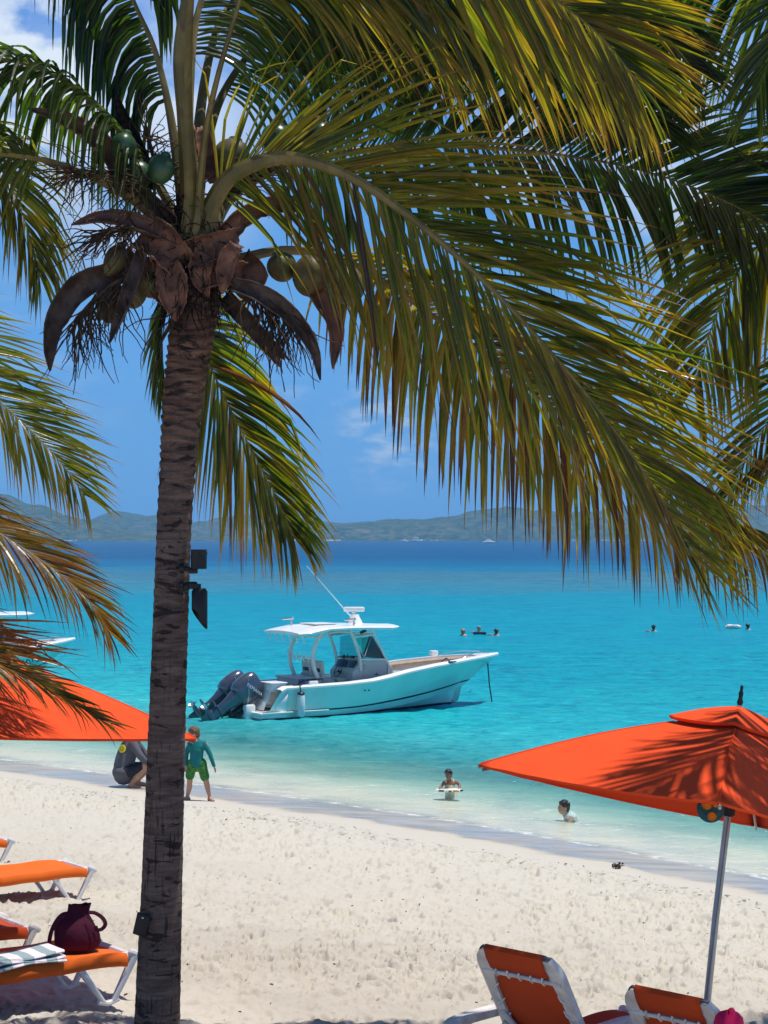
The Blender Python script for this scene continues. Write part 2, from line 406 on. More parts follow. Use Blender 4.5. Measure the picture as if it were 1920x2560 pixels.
SKY_TINTS = [(0, (.37, 1.05, 3.05)), (.055, (.55, 1.22, 2.5)), (.14, (.70, 1.38, 2.1)), (.28, (.62, 1.36, 2.3)), (.55, (.85, 1.05, 1.2)), (1, (.9, 1.0, 1.08))]
CLOUD = (13.5, 14.6, 15.8, 1)
SUN_STR = 4.7

def setup_camera():
    c = bpy.data.cameras.new('camera'); o = bpy.data.objects.new('camera', c); COL.objects.link(o)
    o.location = (0, 0, CAMZ); o.rotation_euler = (R(90), 0, 0)
    c.sensor_fit = 'VERTICAL'; c.sensor_height = 36; c.sensor_width = 27; c.lens = 36*F/2560; c.shift_y = (HOR-1280)/2560
    c.clip_end = 9000; c.clip_start = .1; scene.camera = o
    v = scene.view_settings; v.view_transform = 'Standard'; v.look = 'None'; v.exposure = .13; v.gamma = 1; v.use_curve_mapping = False
    cy = scene.cycles; cy.use_denoising = True; cy.max_bounces = 8; cy.diffuse_bounces = 3; cy.glossy_bounces = 3; cy.transmission_bounces = 4
    cy.transparent_max_bounces = 10; cy.volume_bounces = 0; cy.sample_clamp_indirect = 6; cy.caustics_reflective = False; cy.caustics_refractive = False

def setup_haze():
    m = bpy.data.materials.new('sea_haze'); m.use_nodes = True; nt = m.node_tree; nt.nodes.clear()
    out = nt.nodes.new('ShaderNodeOutputMaterial'); pv = nt.nodes.new('ShaderNodeVolumePrincipled')
    pv.inputs['Color'].default_value = (.26, .62, 1.0, 1); pv.inputs['Density'].default_value = HAZE; pv.inputs['Anisotropy'].default_value = 0.0
    nt.links.new(pv.outputs[0], out.inputs['Volume'])
    b = MB().box((0, 1770, 125), (3400, 3800, 270)).build('haze', m, smooth=False)
    tag(b, 'thin blue sea haze over the bay', None, kind='stuff')
HAZE = .00029

# ------------------------------------------------------------------ shore
WL = [(-400, 200), (-60, 75), (-14, 43), (-8.3, 38.8), (-2.7, 34.2), (1.33, 30.0), (3.34, 27.8), (5.4, 25.35), (9, 21), (20, 8), (60, -35), (400, -380)]
def shore_np(x, y):
    xs = np.array([a for a, b in WL], float); ys = np.array([b for a, b in WL], float)
    w = np.interp(x, xs, ys) + .35*np.sin(x*.55+1.0)*.5
    return (w-y)*.70          # > 0 up the beach, < 0 out to sea
def sand_z(x, y):
    s = float(shore_np(np.array([x], float), np.array([y], float))[0]); return sand_prof(np.array([s]))[0]
def sand_prof(s):
    up = np.where(s < 16, .05*s+.0026*s*s, .05*16+.0026*256+(s-16)*.03)
    dn = .07*s
    dn = np.maximum(dn, -3.0)
    return np.where(s > 0, up, dn)

def footprints(X, Y, k, rows):
    rnd = random.Random(77); out = np.zeros_like(X)
    for trail in range(26):
        x, y = rnd.uniform(-5, 6), rnd.uniform(12, 31); a = rnd.uniform(0, 6.28) if trail % 3 else rnd.uniform(.5, 1.0)
        for st in range(rnd.randint(8, 26)):
            a += rnd.gauss(0, .10); x += .62*math.cos(a); y += .62*math.sin(a); sd = .10*(1 if st % 2 else -1)
            px, py = x-math.sin(a)*sd, y+math.cos(a)*sd
            if not (11.5 < py < 34): continue
            i0, i1 = np.searchsorted(rows, (py-.45, py+.45)); kk = px/(py+1.0); j0, j1 = np.searchsorted(k, (kk-.5/(py+1), kk+.5/(py+1)))
            if i1 <= i0 or j1 <= j0: continue
            dx = X[i0:i1, j0:j1]-px; dy = Y[i0:i1, j0:j1]-py
            u = dx*math.cos(a)+dy*math.sin(a); v = -dx*math.sin(a)+dy*math.cos(a)
            q = np.sqrt((u/.16)**2+(v/(.065+.012*np.sign(u)))**2); dp = rnd.uniform(.04, .075)
            out[i0:i1, j0:j1] += dp*(-np.exp(-q**4)*(1+.35*np.clip(u/.16, -1, 1))+.42*np.exp(-((q-1.45)*2.6)**2))
    return out
def build_sand():
    rows = list(np.linspace(-40, 9, 14)) ; y = 11.0
    rows += [10.0]
    while y < 45: rows.append(y); y += .021*(y/12.0)**1.45
    rows += list(np.linspace(46, 130, 40))
    rows = np.array(rows)
    k = np.concatenate([-np.geomspace(40, .29, 16), np.linspace(-.27, .27, 660), np.geomspace(.29, 40, 16)])
    Y, K = np.meshgrid(rows, k, indexing='ij')
    X = (np.maximum(Y, 6)+1.0)*K
    s = shore_np(X, Y); Z = sand_prof(s)
    rough = np.clip((s-2.0)/1.2, 0, 1)
    rough = rough*rough*(3-2*rough)
    wx = X+.15*fbm(X*2, Y*2, 3, 5); wy = Y+.15*fbm(X*2+9, Y*2+4, 3, 8)
    d = .16*fbm(X*.45, Y*.45, 3, 1) + .10*fbm(wx*1.6, wy*1.6, 4, 3) + .080*fbm(wx*7.5, wy*7.5, 4, 11)
    churn = .22+1.25*np.clip(.42+2.4*fbm(X*.42, Y*.42, 3, 55), 0, 1)
    d += churn*(.050*pits(wx, wy, .46, 21, .40, .6) + .056*pits(wx, wy, .23, 41, .34, .6) + .050*pits(wx, wy, .12, 61, .33, .55) + .02*pits(wx, wy, .07, 81, .33, .5))
    d += footprints(X, Y, k, rows)
    berm = .05*np.exp(-((s-2.6-.3*np.sin(X*1.3))/.35)**2)
    Z = Z+rough*d*.95+berm*(.6+.8*vnoise(X*3, Y*3, 77)) + .004*fbm(X*3, Y*3, 3, 91)
    n, m = Y.shape
    co = np.stack([X, Y, Z], -1).reshape(-1, 3)
    i = np.arange(n-1)[:, None]*m+np.arange(m-1)[None, :]
    q = np.stack([i, i+1, i+m+1, i+m], -1).reshape(-1, 4)
    me = bpy.data.meshes.new('sand'); me.vertices.add(len(co)); me.vertices.foreach_set('co', co.ravel())
    me.loops.add(q.size); me.loops.foreach_set('vertex_index', q.ravel()); me.polygons.add(len(q))
    me.polygons.foreach_set('loop_start', np.arange(0, q.size, 4)); me.polygons.foreach_set('use_smooth', np.ones(len(q), bool)); me.update(); me.validate()
    a = me.attributes.new('shore', 'FLOAT', 'POINT'); a.data.foreach_set('value', s.ravel().astype(np.float32))
    t = NT('beach_sand'); p = t.pos(obj=False); sh = t.attr('shore')
    n1 = t.noise(p, .5, 4); n2 = t.noise(p, 45, 4, .7); n3 = t.noise(p, 6, 4, .6); sp = t.noise(p, 130, 2)
    dry = t.mix(t.ss(n1, .35, .65), (.45, .40, .335), (.52, .468, .392)); dry = t.mix(t.math('MULTIPLY', t.ss(n3, .45, .75), .35), dry, (.42, .35, .275))
    dry = t.mix(t.math('MULTIPLY', t.ss(n2, .60, .72), .6), dry, (.27, .215, .16))
    dry = t.mix(t.ss(sh, 3.5, 12), (.53, .49, .42), dry)
    shn = t.math('ADD', sh, t.math('MULTIPLY', t.math('SUBTRACT', t.noise(p, .7, 5, .6), .5), 1.3))
    dry = t.mix(t.ss(shn, 1.1, 2.2), (.52, .465, .385), dry)
    wet = t.ss(shn, 1.5, 1.15)
    col = t.mix(wet, dry, t.mix(t.ss(t.noise(t.pos((.5, 2.2, 1), obj=False), 1.6, 5, .65), .35, .65), (.30, .275, .235), (.42, .395, .345)))
    col = t.mix(t.ss(shn, .15, -.6), col, (.68, .61, .49))
    # a line of dried weed where the last high tide stopped
    wr = t.math('MULTIPLY', t.math('MULTIPLY', t.ss(shn, 2.0, 2.4), t.ss(shn, 3.3, 2.6)), t.ss(t.noise(t.pos((2.5, 2.5, 1), obj=False), 4, 5, .7), .54, .64))
    col = t.mix(t.math('MULTIPLY', wr, .75), col, (.10, .085, .045))
    rg = t.math('MULTIPLY_ADD', wet, t.ss(t.noise(t.pos((.6, .6, 1), obj=False), 1, 4), .35, .65, -.70, -.46), .92)
    nm = t.bump(t.math('ADD', t.math('MULTIPLY', n2, .6), t.math('MULTIPLY', sp, .4)), .5, .012)
    flat = t.n('ShaderNodeNewGeometry').outputs['Normal']
    mixn = t.n('ShaderNodeMix', data_type='VECTOR'); t.l(wet, mixn.inputs[0]); t.l(nm, mixn.inputs[4]); t.l(flat, mixn.inputs[5])
    me.materials.append(t.done(t.pbr(col, rg, t.math('MULTIPLY_ADD', wet, .15, .2), 0, mixn.outputs[1])))
    o = bpy.data.objects.new('sand', me); COL.objects.link(o)
    tag(o, 'pale footprint-pitted beach sand sloping down to the water', None, kind='structure')

def build_water():
    rows = np.concatenate([np.linspace(6, 22, 24), np.linspace(22.1, 75, 440), np.geomspace(76, 3480, 170)])
    k = np.concatenate([-np.geomspace(6, .30, 18), np.linspace(-.26, .26, 420), np.geomspace(.30, 6, 18)])
    Y, K = np.meshgrid(rows, k, indexing='ij')
    X = np.clip(K*(np.maximum(Y, 8)+2), -1620, 1620)
    s = -shore_np(X, Y)
    sm = np.clip((s-10)/50, 0, 1); sm = sm*sm*(3-2*sm)
    u = s*(1-sm)+(Y-30)*sm
    amp = np.clip((s+.1)/5, 0, 1)*np.clip((400-Y)/300, 0, 1)
    wv = np.abs(fbm(X*.55+.8*fbm(X*.3, Y*.3, 2, 4), Y*.95, 3, 7))*-1.6+.25
    Z = amp*(.085*wv+.10*fbm(X*1.7, Y*2.6, 3, 17)+.10*fbm(X*.12, Y*.25, 2, 27))
    Z = Z+.05*np.exp(-((s-1.9-.35*np.sin(X*.8))/.30)**2)*(.4+vnoise(X*.9, Y*.9, 31)) + .03*np.exp(-((s-4.2-.5*np.sin(X*.5))/.5)**2)
    n, m = Y.shape; co = np.stack([X, Y, Z], -1).reshape(-1, 3)
    i = np.arange(n-1)[:, None]*m+np.arange(m-1)[None, :]; q = np.stack([i, i+1, i+m+1, i+m], -1).reshape(-1, 4)
    me = bpy.data.meshes.new('sea'); me.from_pydata(co.tolist(), [], q.tolist()); me.polygons.foreach_set('use_smooth', np.ones(len(q), bool)); me.update()
    for nm_, arr in (('shore', s), ('zone', u)):
        a = me.attributes.new(nm_, 'FLOAT', 'POINT'); a.data.foreach_set('value', arr.ravel().astype(np.float32))
    t = NT('tropical_sea'); p = t.pos(obj=False); sh = t.attr('shore'); zn = t.attr('zone')
    # patches on the bottom bend the depth zones
    pn = t.noise(t.pos((.012, .03, 1), obj=False), 1, 5, .6); pn2 = t.noise(t.pos((.06, .16, 1), obj=False), 1, 5, .6)
    lg = t.math('LOGARITHM', t.math('MAXIMUM', zn, 1.0), 10.0)
    lg = t.math('ADD', lg, t.math('MULTIPLY', t.math('SUBTRACT', pn, .5), .22)); lg = t.math('ADD', lg, t.math('MULTIPLY', t.math('SUBTRACT', pn2, .5), .20))
    x = t.math('DIVIDE', lg, 3.6, clamp=True)
    # log10(metres)/3.6
    def z(mm): return math.log10(mm)/3.6
    col = t.ramp(x, ZONES(z))
    fine = t.noise(t.pos((.55, 1.5, 1), obj=False), 1, 6, .68); streak = t.noise(t.pos((.10, .34, 1), obj=False), 1, 6, .65)  # light and dark streaks of the ripple facets painted into the colour
    col = t.mix(t.math('MULTIPLY', t.ss(streak, .40, .66), .6), col, t.mix(1.0, col, (.62, .84, .93), 'MULTIPLY'))
    col = t.mix(t.math('MULTIPLY', t.ss(fine, .5, .72), .30), col, t.mix(1.0, col, (2.0, 1.3, 1.2), 'MULTIPLY'))
    ra = t.noise(t.pos((2.2, 2.8, 1), obj=False), 1, 4, .62, .5); rb_ = t.noise(t.pos((.55, 1.0, 1), obj=False), 1, 5, .62, .5); rc = t.noise(t.pos((.12, .34, 1), obj=False), 1, 5, .65)
    wa = t.ss(zn, 120, 30, 0, 1.0); wb = t.math('MULTIPLY', t.ss(zn, 3, 20), t.ss(zn, 500, 150)); wcx = t.ss(zn, 60, 200)
    for nn, ww, kk in ((ra, wa, .65), (rb_, wb, .6), (rc, wcx, .6)):  # ripple light and shade put into the water colour, by distance
        col = t.mix(t.math('MULTIPLY', t.math('MULTIPLY', t.ss(nn, .50, .38), ww), kk), col, t.mix(1.0, col, (.35, .68, .80), 'MULTIPLY'))
        col = t.mix(t.math('MULTIPLY', t.math('MULTIPLY', t.ss(nn, .55, .70), ww), kk), col, t.mix(1.0, col, (2.6, 1.35, 1.22), 'MULTIPLY'))
    h = t.math('ADD', t.math('MULTIPLY', t.noise(t.pos((2.6, 4.6, 1), obj=False), 1, 5, .62), .10), t.math('MULTIPLY', t.noise(t.pos((.22, .7, 1), obj=False), 1, 5, .6), .38))
    nm = t.bump(h, .95, 1.0)
    df = t.n('ShaderNodeBsdfDiffuse'); t.l(col, df.inputs[0]); t.l(nm, df.inputs['Normal'])
    tp = t.n('ShaderNodeBsdfTransparent'); t.l(t.mix(t.ss(sh, .3, 7.0), (.97, 1, .985), (.60, .95, .93)), tp.inputs[0])
    op = t.math('ADD', t.ss(t.math('ADD', sh, t.math('MULTIPLY', t.math('SUBTRACT', pn2, .5), 1.5)), 1.0, 11.0, .04, .93), t.ss(sh, 6, 14, 0, .05), clamp=True)
    body = t.mixs(op, tp.outputs[0], df.outputs[0])
    gl = t.n('ShaderNodeBsdfGlossy'); gl.inputs['Roughness'].default_value = .12; t.l(nm, gl.inputs['Normal']); gl.inputs[0].default_value = (1, 1, 1, 1)
    fr = t.n('ShaderNodeFresnel'); fr.inputs[0].default_value = 1.33; t.l(nm, fr.inputs['Normal'])
    refl = t.math('MINIMUM', t.math('MULTIPLY', fr.outputs[0], t.ss(sh, 2, 60, .6, .42)), .30)
    sea = t.mixs(refl, body, gl.outputs[0])
    # thin foam where the wavelets die on the sand, flecks of whitecap far out
    fm = t.noise(t.pos((2.2, 2.2, 1), obj=False), 1, 5, .65); fw = t.math('ADD', sh, t.math('MULTIPLY', t.math('SUBTRACT', fm, .5), .8))
    foam = t.math('MULTIPLY', t.math('MULTIPLY', t.ss(fw, -.20, -.05), t.ss(fw, .22, .0)), t.ss(t.noise(p, 5, 6, .8), .40, .62, 0, .75))
    f2 = t.math('MULTIPLY', t.math('MULTIPLY', t.ss(fw, 1.7, 2.0), t.ss(fw, 2.35, 2.0)), t.math('MULTIPLY', t.ss(t.noise(p, 2.6, 4, .7), .54, .66), .30))
    wc = t.math('MULTIPLY', t.ss(t.noise(t.pos((.16, .5, 1), obj=False), 1, 6, .72), .735, .765), t.ss(zn, 180, 320))
    foam = t.math('MAXIMUM', t.math('MAXIMUM', foam, f2), t.math('MULTIPLY', wc, .6))
    fd = t.n('ShaderNodeBsdfDiffuse'); fd.inputs[0].default_value = (.82, .82, .78, 1)
    me.materials.append(t.done(t.mixs(foam, sea, fd.outputs[0])))
    o = bpy.data.objects.new('sea', me); COL.objects.link(o)
    tag(o, 'clear turquoise bay water turning deep blue towards the islands', None, kind='structure')
def ZONES(z):
    return [(z(1), (.36, .54, .48)), (z(3.5), (.16, .53, .51)), (z(7), (.055, .46, .475)), (z(13), (.015, .39, .43)), (z(28), (.002, .30, .375)), (z(75), (.001, .262, .36)), (z(118), (.003, .235, .335)),
            (z(140), (.035, .20, .28)), (z(200), (.05, .17, .24)), (z(240), (.008, .16, .28)), (z(290), (.002, .12, .25)), (z(380), (.001, .075, .19)), (z(3000), (.001, .055, .165))]

def hill_range(name, dist, crest, depth, seed, mat, label, top_noise=3.0):
    """a real ridge: heightfield rising from its shore at dist to the crest line depth/2 behind"""
    xs = np.linspace(crest[0][0]-30, crest[-1][0]+30, 420); nr = 46
    px = np.array([a for a, b in crest], float); py = np.array([b for a, b in crest], float)
    D2 = dist+depth*.5
    rows = []
    for r in range(nr):
        tt = r/(nr-1); yy = dist+depth*tt
        X = (xs-960)/F*D2
        Hc = CAMZ-(np.interp(xs, px, py)-HOR)/F*D2
        prof = math.sin(min(tt*1.0, 1)*math.pi)**.75
        gull = 1+.30*(fbm(X*.012+seed, np.full_like(X, yy*.005), 4, seed)*2)*(1-abs(tt-.5)*1.2)
        Z = np.maximum(Hc, .3)*prof*gull + fbm(X*.05, np.full_like(X, yy*.05), 3, seed+3)*top_noise*2 - (2.0 if tt in (0, 1) else 0)
        if r == 0: Z = np.full_like(X, -1.5)
        Yw = yy + 40*fbm(X*.006, X*0+seed, 3, seed+9)*(1-tt)
        rows.append(np.stack([X, Yw+X*0, Z], -1))
    co = np.array(rows).reshape(-1, 3); m = len(xs); n = nr
    i = np.arange(n-1)[:, None]*m+np.arange(m-1)[None, :]; q = np.stack([i, i+1, i+m+1, i+m], -1).reshape(-1, 4)
    me = bpy.data.meshes.new(name); me.from_pydata(co.tolist(), [], q.tolist()); me.polygons.foreach_set('use_smooth', np.ones(len(q), bool)); me.materials.append(mat)
    o = bpy.data.objects.new(name, me); COL.objects.link(o); tag(o, label, None, kind='structure'); return o
def build_hills():
    t = NT('scrub_hillside'); p = t.pos(obj=False); n = t.noise(p, .022, 6, .65); n2 = t.noise(p, .075, 6, .72)
    g = t.n('ShaderNodeNewGeometry'); sx = t.n('ShaderNodeSeparateXYZ'); t.l(g.outputs['Position'], sx.inputs[0])
    col = t.ramp(n2, [(.36, (.008, .020, .006)), (.50, (.055, .08, .028)), (.64, (.13, .13, .06))])
    rock = t.math('MULTIPLY', t.ss(n, .55, .68), t.ss(sx.outputs[2], 42, 8)); col = t.mix(t.math('MULTIPLY', rock, .6), col, (.26, .19, .14))
    beach = t.math('MULTIPLY', t.ss(sx.outputs[2], 1.9, 1.0), t.ss(t.noise(t.pos((.016, .004, 0), obj=False), 1, 4, .7), .52, .60, 0, .7)); col = t.mix(beach, col, (.75, .70, .58))
    m = t.done(t.pbr(col, .95, .1, 0, t.bump(n2, .8, 3.0)))
    hill_range('far_hills', 3000, [(-1600, 1235), (-900, 1255), (-300, 1300), (100, 1316), (226, 1305), (278, 1282), (324, 1291), (393, 1293), (480, 1303), (525, 1297), (640, 1288), (760, 1295), (868, 1304), (980, 1302), (1100, 1296), (1180, 1290), (1400, 1284), (1560, 1270), (1755, 1252), (1900, 1262), (2300, 1250), (2900, 1280), (3500, 1240)], 380, 11, m, 'faint blue peaked hills farthest across the bay')
    hill_range('near_headland', 2250, [(-2200, 1180), (-1200, 1190), (-400, 1195), (-120, 1212), (0, 1228), (35, 1243), (104, 1269), (174, 1296), (215, 1305), (260, 1317), (330, 1332), (420, 1339), (520, 1343), (640, 1349)], 330, 5, m, 'green headland sloping down from the left edge across the bay')
    hill_range('long_island', 2450, [(500, 1347), (640, 1338), (760, 1318), (860, 1304), (917, 1306), (988, 1299), (1103, 1289), (1160, 1281), (1218, 1271), (1269, 1265), (1333, 1270), (1450, 1282), (1600, 1310), (1800, 1322), (2000, 1312), (2600, 1290), (3300, 1300)], 330, 23, m, 'long low rocky island across the bay in the middle')
    # tiny white houses on the far hillside
    return
# ------------------------------------------------------------------ palms
DENS = 1.38
def local(o, parent):
    o.parent = parent; o.matrix_parent_inverse = parent.matrix_world.inverted() if False else Matrix.Translation(-parent.location); return o

def frond(palm, ctrl, N, leaf=1.0, start=.16, count=88, droop=.9, tint=.2, var=.10, tip=.25, seed=0, r0=.045, width=.046, a0=72, a1=24, kink=.25, N2=None, roll=.0, sides=(1, -1), lift=.10, prof=None, dead=0.0, droops=None, lens=(1, 1), label=None, jit=6.0, up0=None, up1=None, starts=None, apow=.8):
    rnd = random.Random(seed); count = int(count*DENS)
    pts = [at(*c) for c in ctrl]; C = cr(pts, 90); n = len(C)
    L = sum((C[i+1]-C[i]).length for i in range(n-1))
    N = Vector(N).normalized(); N2 = Vector(N2).normalized() if N2 else N
    # the midrib
    rb = MB(); rads = []
    for i in range(n):
        t = i/(n-1); r = r0*(.08+.92*(1-t)**2.3)
        if t < .07: r *= 1+1.1*(1-t/.07)**1.5
        rads.append(r)
    rb.tube(C, rads, 7, flat=.62, ref=N)
    V, Fc, Tn, Mr = [], [], [], []
    prof = prof or [(0, .55), (.12, .82), (.3, 1.0), (.6, .92), (.85, .62), (1, .38)]
    for i in range(count):
        tq = i/(count-1)
        for sd in sides:
            if rnd.random() < .035: continue
            st_ = starts[0 if sd > 0 else 1] if starts else start
            t = st_+(1-st_)*min(max(tq+rnd.uniform(-.3, .3)/count, 0), 1)*.995
            x = t*(n-1); k = min(int(x), n-2); f = x-k
            P = C[k].lerp(C[k+1], f); T = (C[min(k+2, n-1)]-C[max(k-1, 0)]).normalized()
            Nn = N.lerp(N2, t); Nn = (Nn-T*Nn.dot(T)).normalized()
            S = T.cross(Nn)*sd
            a = R(lerp(up0 if (up0 and sd > 0) else a0, up1 if (up1 and sd > 0) else a1, tq**(.8 if (up0 and sd > 0) else apow))+rnd.gauss(0, jit))
            D = (S*math.sin(a)+T*math.cos(a)+Nn*(lift+rnd.gauss(0, .07))).normalized()
            ln = leaf*interp(tq, prof)*rnd.uniform(.86, 1.08)*lens[0 if sd > 0 else 1]
            w = width*.79*rnd.uniform(.75, 1.2)*(1-.45*tq**2)*lerp(.68, 1, min(tq/.25, 1))
            seg = 8; kk = rnd.randint(4, 6) if rnd.random() < kink else 99; kg = rnd.uniform(.35, 1.1)
            g = (droops[0 if sd > 0 else 1] if droops else droop)*rnd.uniform(.75, 1.25)*(1+3.2*max(0, T.z)**1.5)
            tw = rnd.gauss(0, .28)
            W0 = T - D*T.dot(D)
            if W0.length < .15: W0 = Nn.cross(D)
            W0.normalize()
            tl = min(max(tint+rnd.gauss(0, var), 0), 1)
            if rnd.random() < dead: tl = rnd.uniform(.7, .9)
            p = P.copy(); b = len(V); wob = rnd.uniform(-1, 1)*.05
            for s_ in range(seg+1):
                q = s_/seg
                prf = (.38+.62*min(q/.16, 1))*(1-max(0, (q-.42)/.58)**1.35) if q < 1 else 0
                hw = w*.5*max(prf, .03)
                W = W0 - D*W0.dot(D)
                W.normalize()
                nv = D.cross(W); nv = nv*math.cos(tw*q)+W*math.sin(tw*q); Wt = nv.cross(D).normalized()
                V.append(p-Wt*hw+nv*hw*.38*0); V.append(p+nv*hw*.62); V.append(p+Wt*hw); Mr += [0.0, 1.0, 0.0]
                tv = min(max(tl+tip*sstep(.62, 1, q)*rnd.uniform(.7, 1.3), 0), 1); Tn += [tv, min(tv+.06, 1), tv]
                if s_ < seg:
                    D = (D+Vector((wob*.3, 0, -1))*g*(.35+q)*.155).normalized()
                    if s_ == kk: D = (D+Vector((0, 0, -1))*kg).normalized()
                    p = p+D*(ln/seg)
            for s_ in range(seg):
                o_ = b+s_*3; Fc.append((o_, o_+1, o_+4, o_+3)); Fc.append((o_+1, o_+2, o_+5, o_+4))
    me = bpy.data.meshes.new('frond'); me.from_pydata(V, [], Fc); me.update(); me.materials.append(M['leaf'])
    a = me.attributes.new('tint', 'FLOAT', 'POINT'); a.data.foreach_set('value', Tn)
    a = me.attributes.new('midrib', 'FLOAT', 'POINT'); a.data.foreach_set('value', Mr)
    o = bpy.data.objects.new('frond', me); COL.objects.link(o); local(o, palm)
    if label: o['label'] = label
    r = rb.build('rachis', M['petiole' if r0 > .03 else 'rachis'], o)
    return o

def spathe(palm, path, wid, mat='spathe', deep=.8, face=(0, -1, 0), name='flower_sheath', blunt=False):
    C = cr([at(*c) for c in path], 18); rows = []; rg = random.Random(int(path[0][0]*7+path[0][1]))
    fc = Vector(face); ruf = .06 if mat == 'boot' else .045
    for i, p in enumerate(C):
        t = i/17; T = (C[min(i+1, 17)]-C[max(i-1, 0)]).normalized()
        A = (fc-T*fc.dot(T)).normalized(); B = T.cross(A)
        w = wid*.5*(math.sin(math.pi*min(.18+t*.82, 1))**.75 if not blunt else (1-.25*t))
        if i == 17 and not blunt: w = .002
        ks = [1+rg.gauss(0, ruf) for j in range(11)]; ed = (rg.uniform(-.22, .3) if i == 17 and mat == 'boot' else 0)
        rows.append([p+B*w*math.sin(a)*k_-A*w*deep*math.cos(a)*k_+A*w*deep*.5+T*(ed+rg.uniform(-.5, .5)*(i == 17 and blunt))*.06 for a, k_ in zip([R(-100+200*j/10) for j in range(11)], ks)])
    o = MB().grid(rows).build(name, M[mat], None, solid=.008); local(o, palm); return o

def stalks(palm, base, heads, n, ln, seed, spread=.9, down=.8, dirv=(0, 0, -1)):
    """a spent flower branch: a thick stalk with many thin wiggly strings"""
    rnd = random.Random(seed); b = MB(); C = cr([at(*c) for c in ([base]+heads)], 14)
    b.tube(C, [lerp(.022, .010, i/13) for i in range(14)], 6)
    for k in range(n):
        i = rnd.randint(4, 13); p = C[i].copy(); D = (Vector(dirv)+Vector((rnd.gauss(0, spread), rnd.gauss(0, spread*.7), rnd.gauss(0, spread*.6)))).normalized()
        pts = [p.copy()]; l = ln*rnd.uniform(.5, 1.15); m = 9
        for s_ in range(m):
            D = (D+Vector((rnd.gauss(0, .22), rnd.gauss(0, .2), rnd.gauss(0, .2)-.13*down))).normalized(); p = p+D*l/m; pts.append(p.copy())
        b.tube(pts, [lerp(.0065, .0022, j/m) for j in range(m+1)], 4)
    o = b.build('flower_stalk', M['stalk']); local(o, palm); return o

def coconut(palm, px, py, d, rx, rz, mat, tilt=0.0, seed=0):
    c = at(px, py, d); b = MB(); n, m = 22, 14; rows = []
    for i in range(m+1):
        ph = math.pi*i/m-math.pi/2; row = []
        for j in range(n):
            a = 2*math.pi*j/n; r = rx*math.cos(ph)*(1+.055*math.cos(3*a+seed))*(1+.10*math.sin(ph))
            row.append(Vector((r*math.cos(a), r*math.sin(a), rz*math.sin(ph))))
        rows.append(row)
    b.grid(rows, close=True)
    b.lathe([(.02, -.01), (rx*.42, 0), (rx*.36, .018), (.012, .03)], (0, 0, rz*.92), 10)
    o = b.build('coconut', M[mat]); o.rotation_euler = (.2, tilt, seed); o.location = c-palm.location; o.parent = palm; return o

def make_trunk(palm, line, seed=3, rings=True):
    """line: (px, py, depth, radius in photo pixels)"""
    C = [at(a, b, d) for a, b, d, r in line]; rad = [r/F*d for a, b, d, r in line]
    n = 520; S = cr(C, n); cum = [0]
    for i in range(1, len(C)): cum.append(cum[-1]+(C[i]-C[i-1]).length)
    L = cum[-1]; rnd = random.Random(seed)
    zs = np.linspace(0, 1, n); na = 56
    rings_ = []; x = 0
    while x < L: rings_.append(x); x += rnd.uniform(.055, .10)*(1.0 if x < L*.72 else .72)
    rings_ = np.array(rings_+[L+1]); rows = []; rel = []
    ang = np.linspace(0, 2*math.pi, na, endpoint=False)
    for i in range(n):
        s = L*i/(n-1); r0 = interp(s, list(zip(cum, rad)))
        up = sstep(.60, .88, i/n)
        off = .028*np.sin(ang+s*2.1)+.02*np.sin(2*ang+s*3.3)
        ss = s+off; k = np.clip(np.searchsorted(rings_, ss)-1, 0, len(rings_)-2)
        fr = (ss-rings_[k])/(rings_[k+1]-rings_[k])
        ridge = np.where(fr < .78, fr*.8, np.maximum(0, (1-fr)/.22*.62))
        amp = (lerp(.0035, .026, up)+.004*sstep(.3, .5, i/n))*(0.6+.8*vnoise(ang*1.3, k*1.0, 9))
        rr = r0*(1+.05*fbm(ang*1.1, np.full(na, s*1.7), 3, 5)) + amp*(ridge-.5) + .007*fbm(ang*7, np.full(na, s*22.0), 3, 15)
        T = (S[min(i+1, n-1)]-S[max(i-1, 0)]).normalized(); u = Vector((1, 0, 0)); u = (u-T*u.dot(T)).normalized(); w = T.cross(u)
        rows.append([S[i]+(u*math.cos(a)+w*math.sin(a))*float(q) for a, q in zip(ang, rr)]); rel += [i/(n-1)]*na
    b = MB().grid(rows, close=True)
    o = b.build('trunk', M['trunk'], ang=60); a = o.data.attributes.new('rel', 'FLOAT', 'POINT'); a.data.foreach_set('value', rel)
    local(o, palm); return o

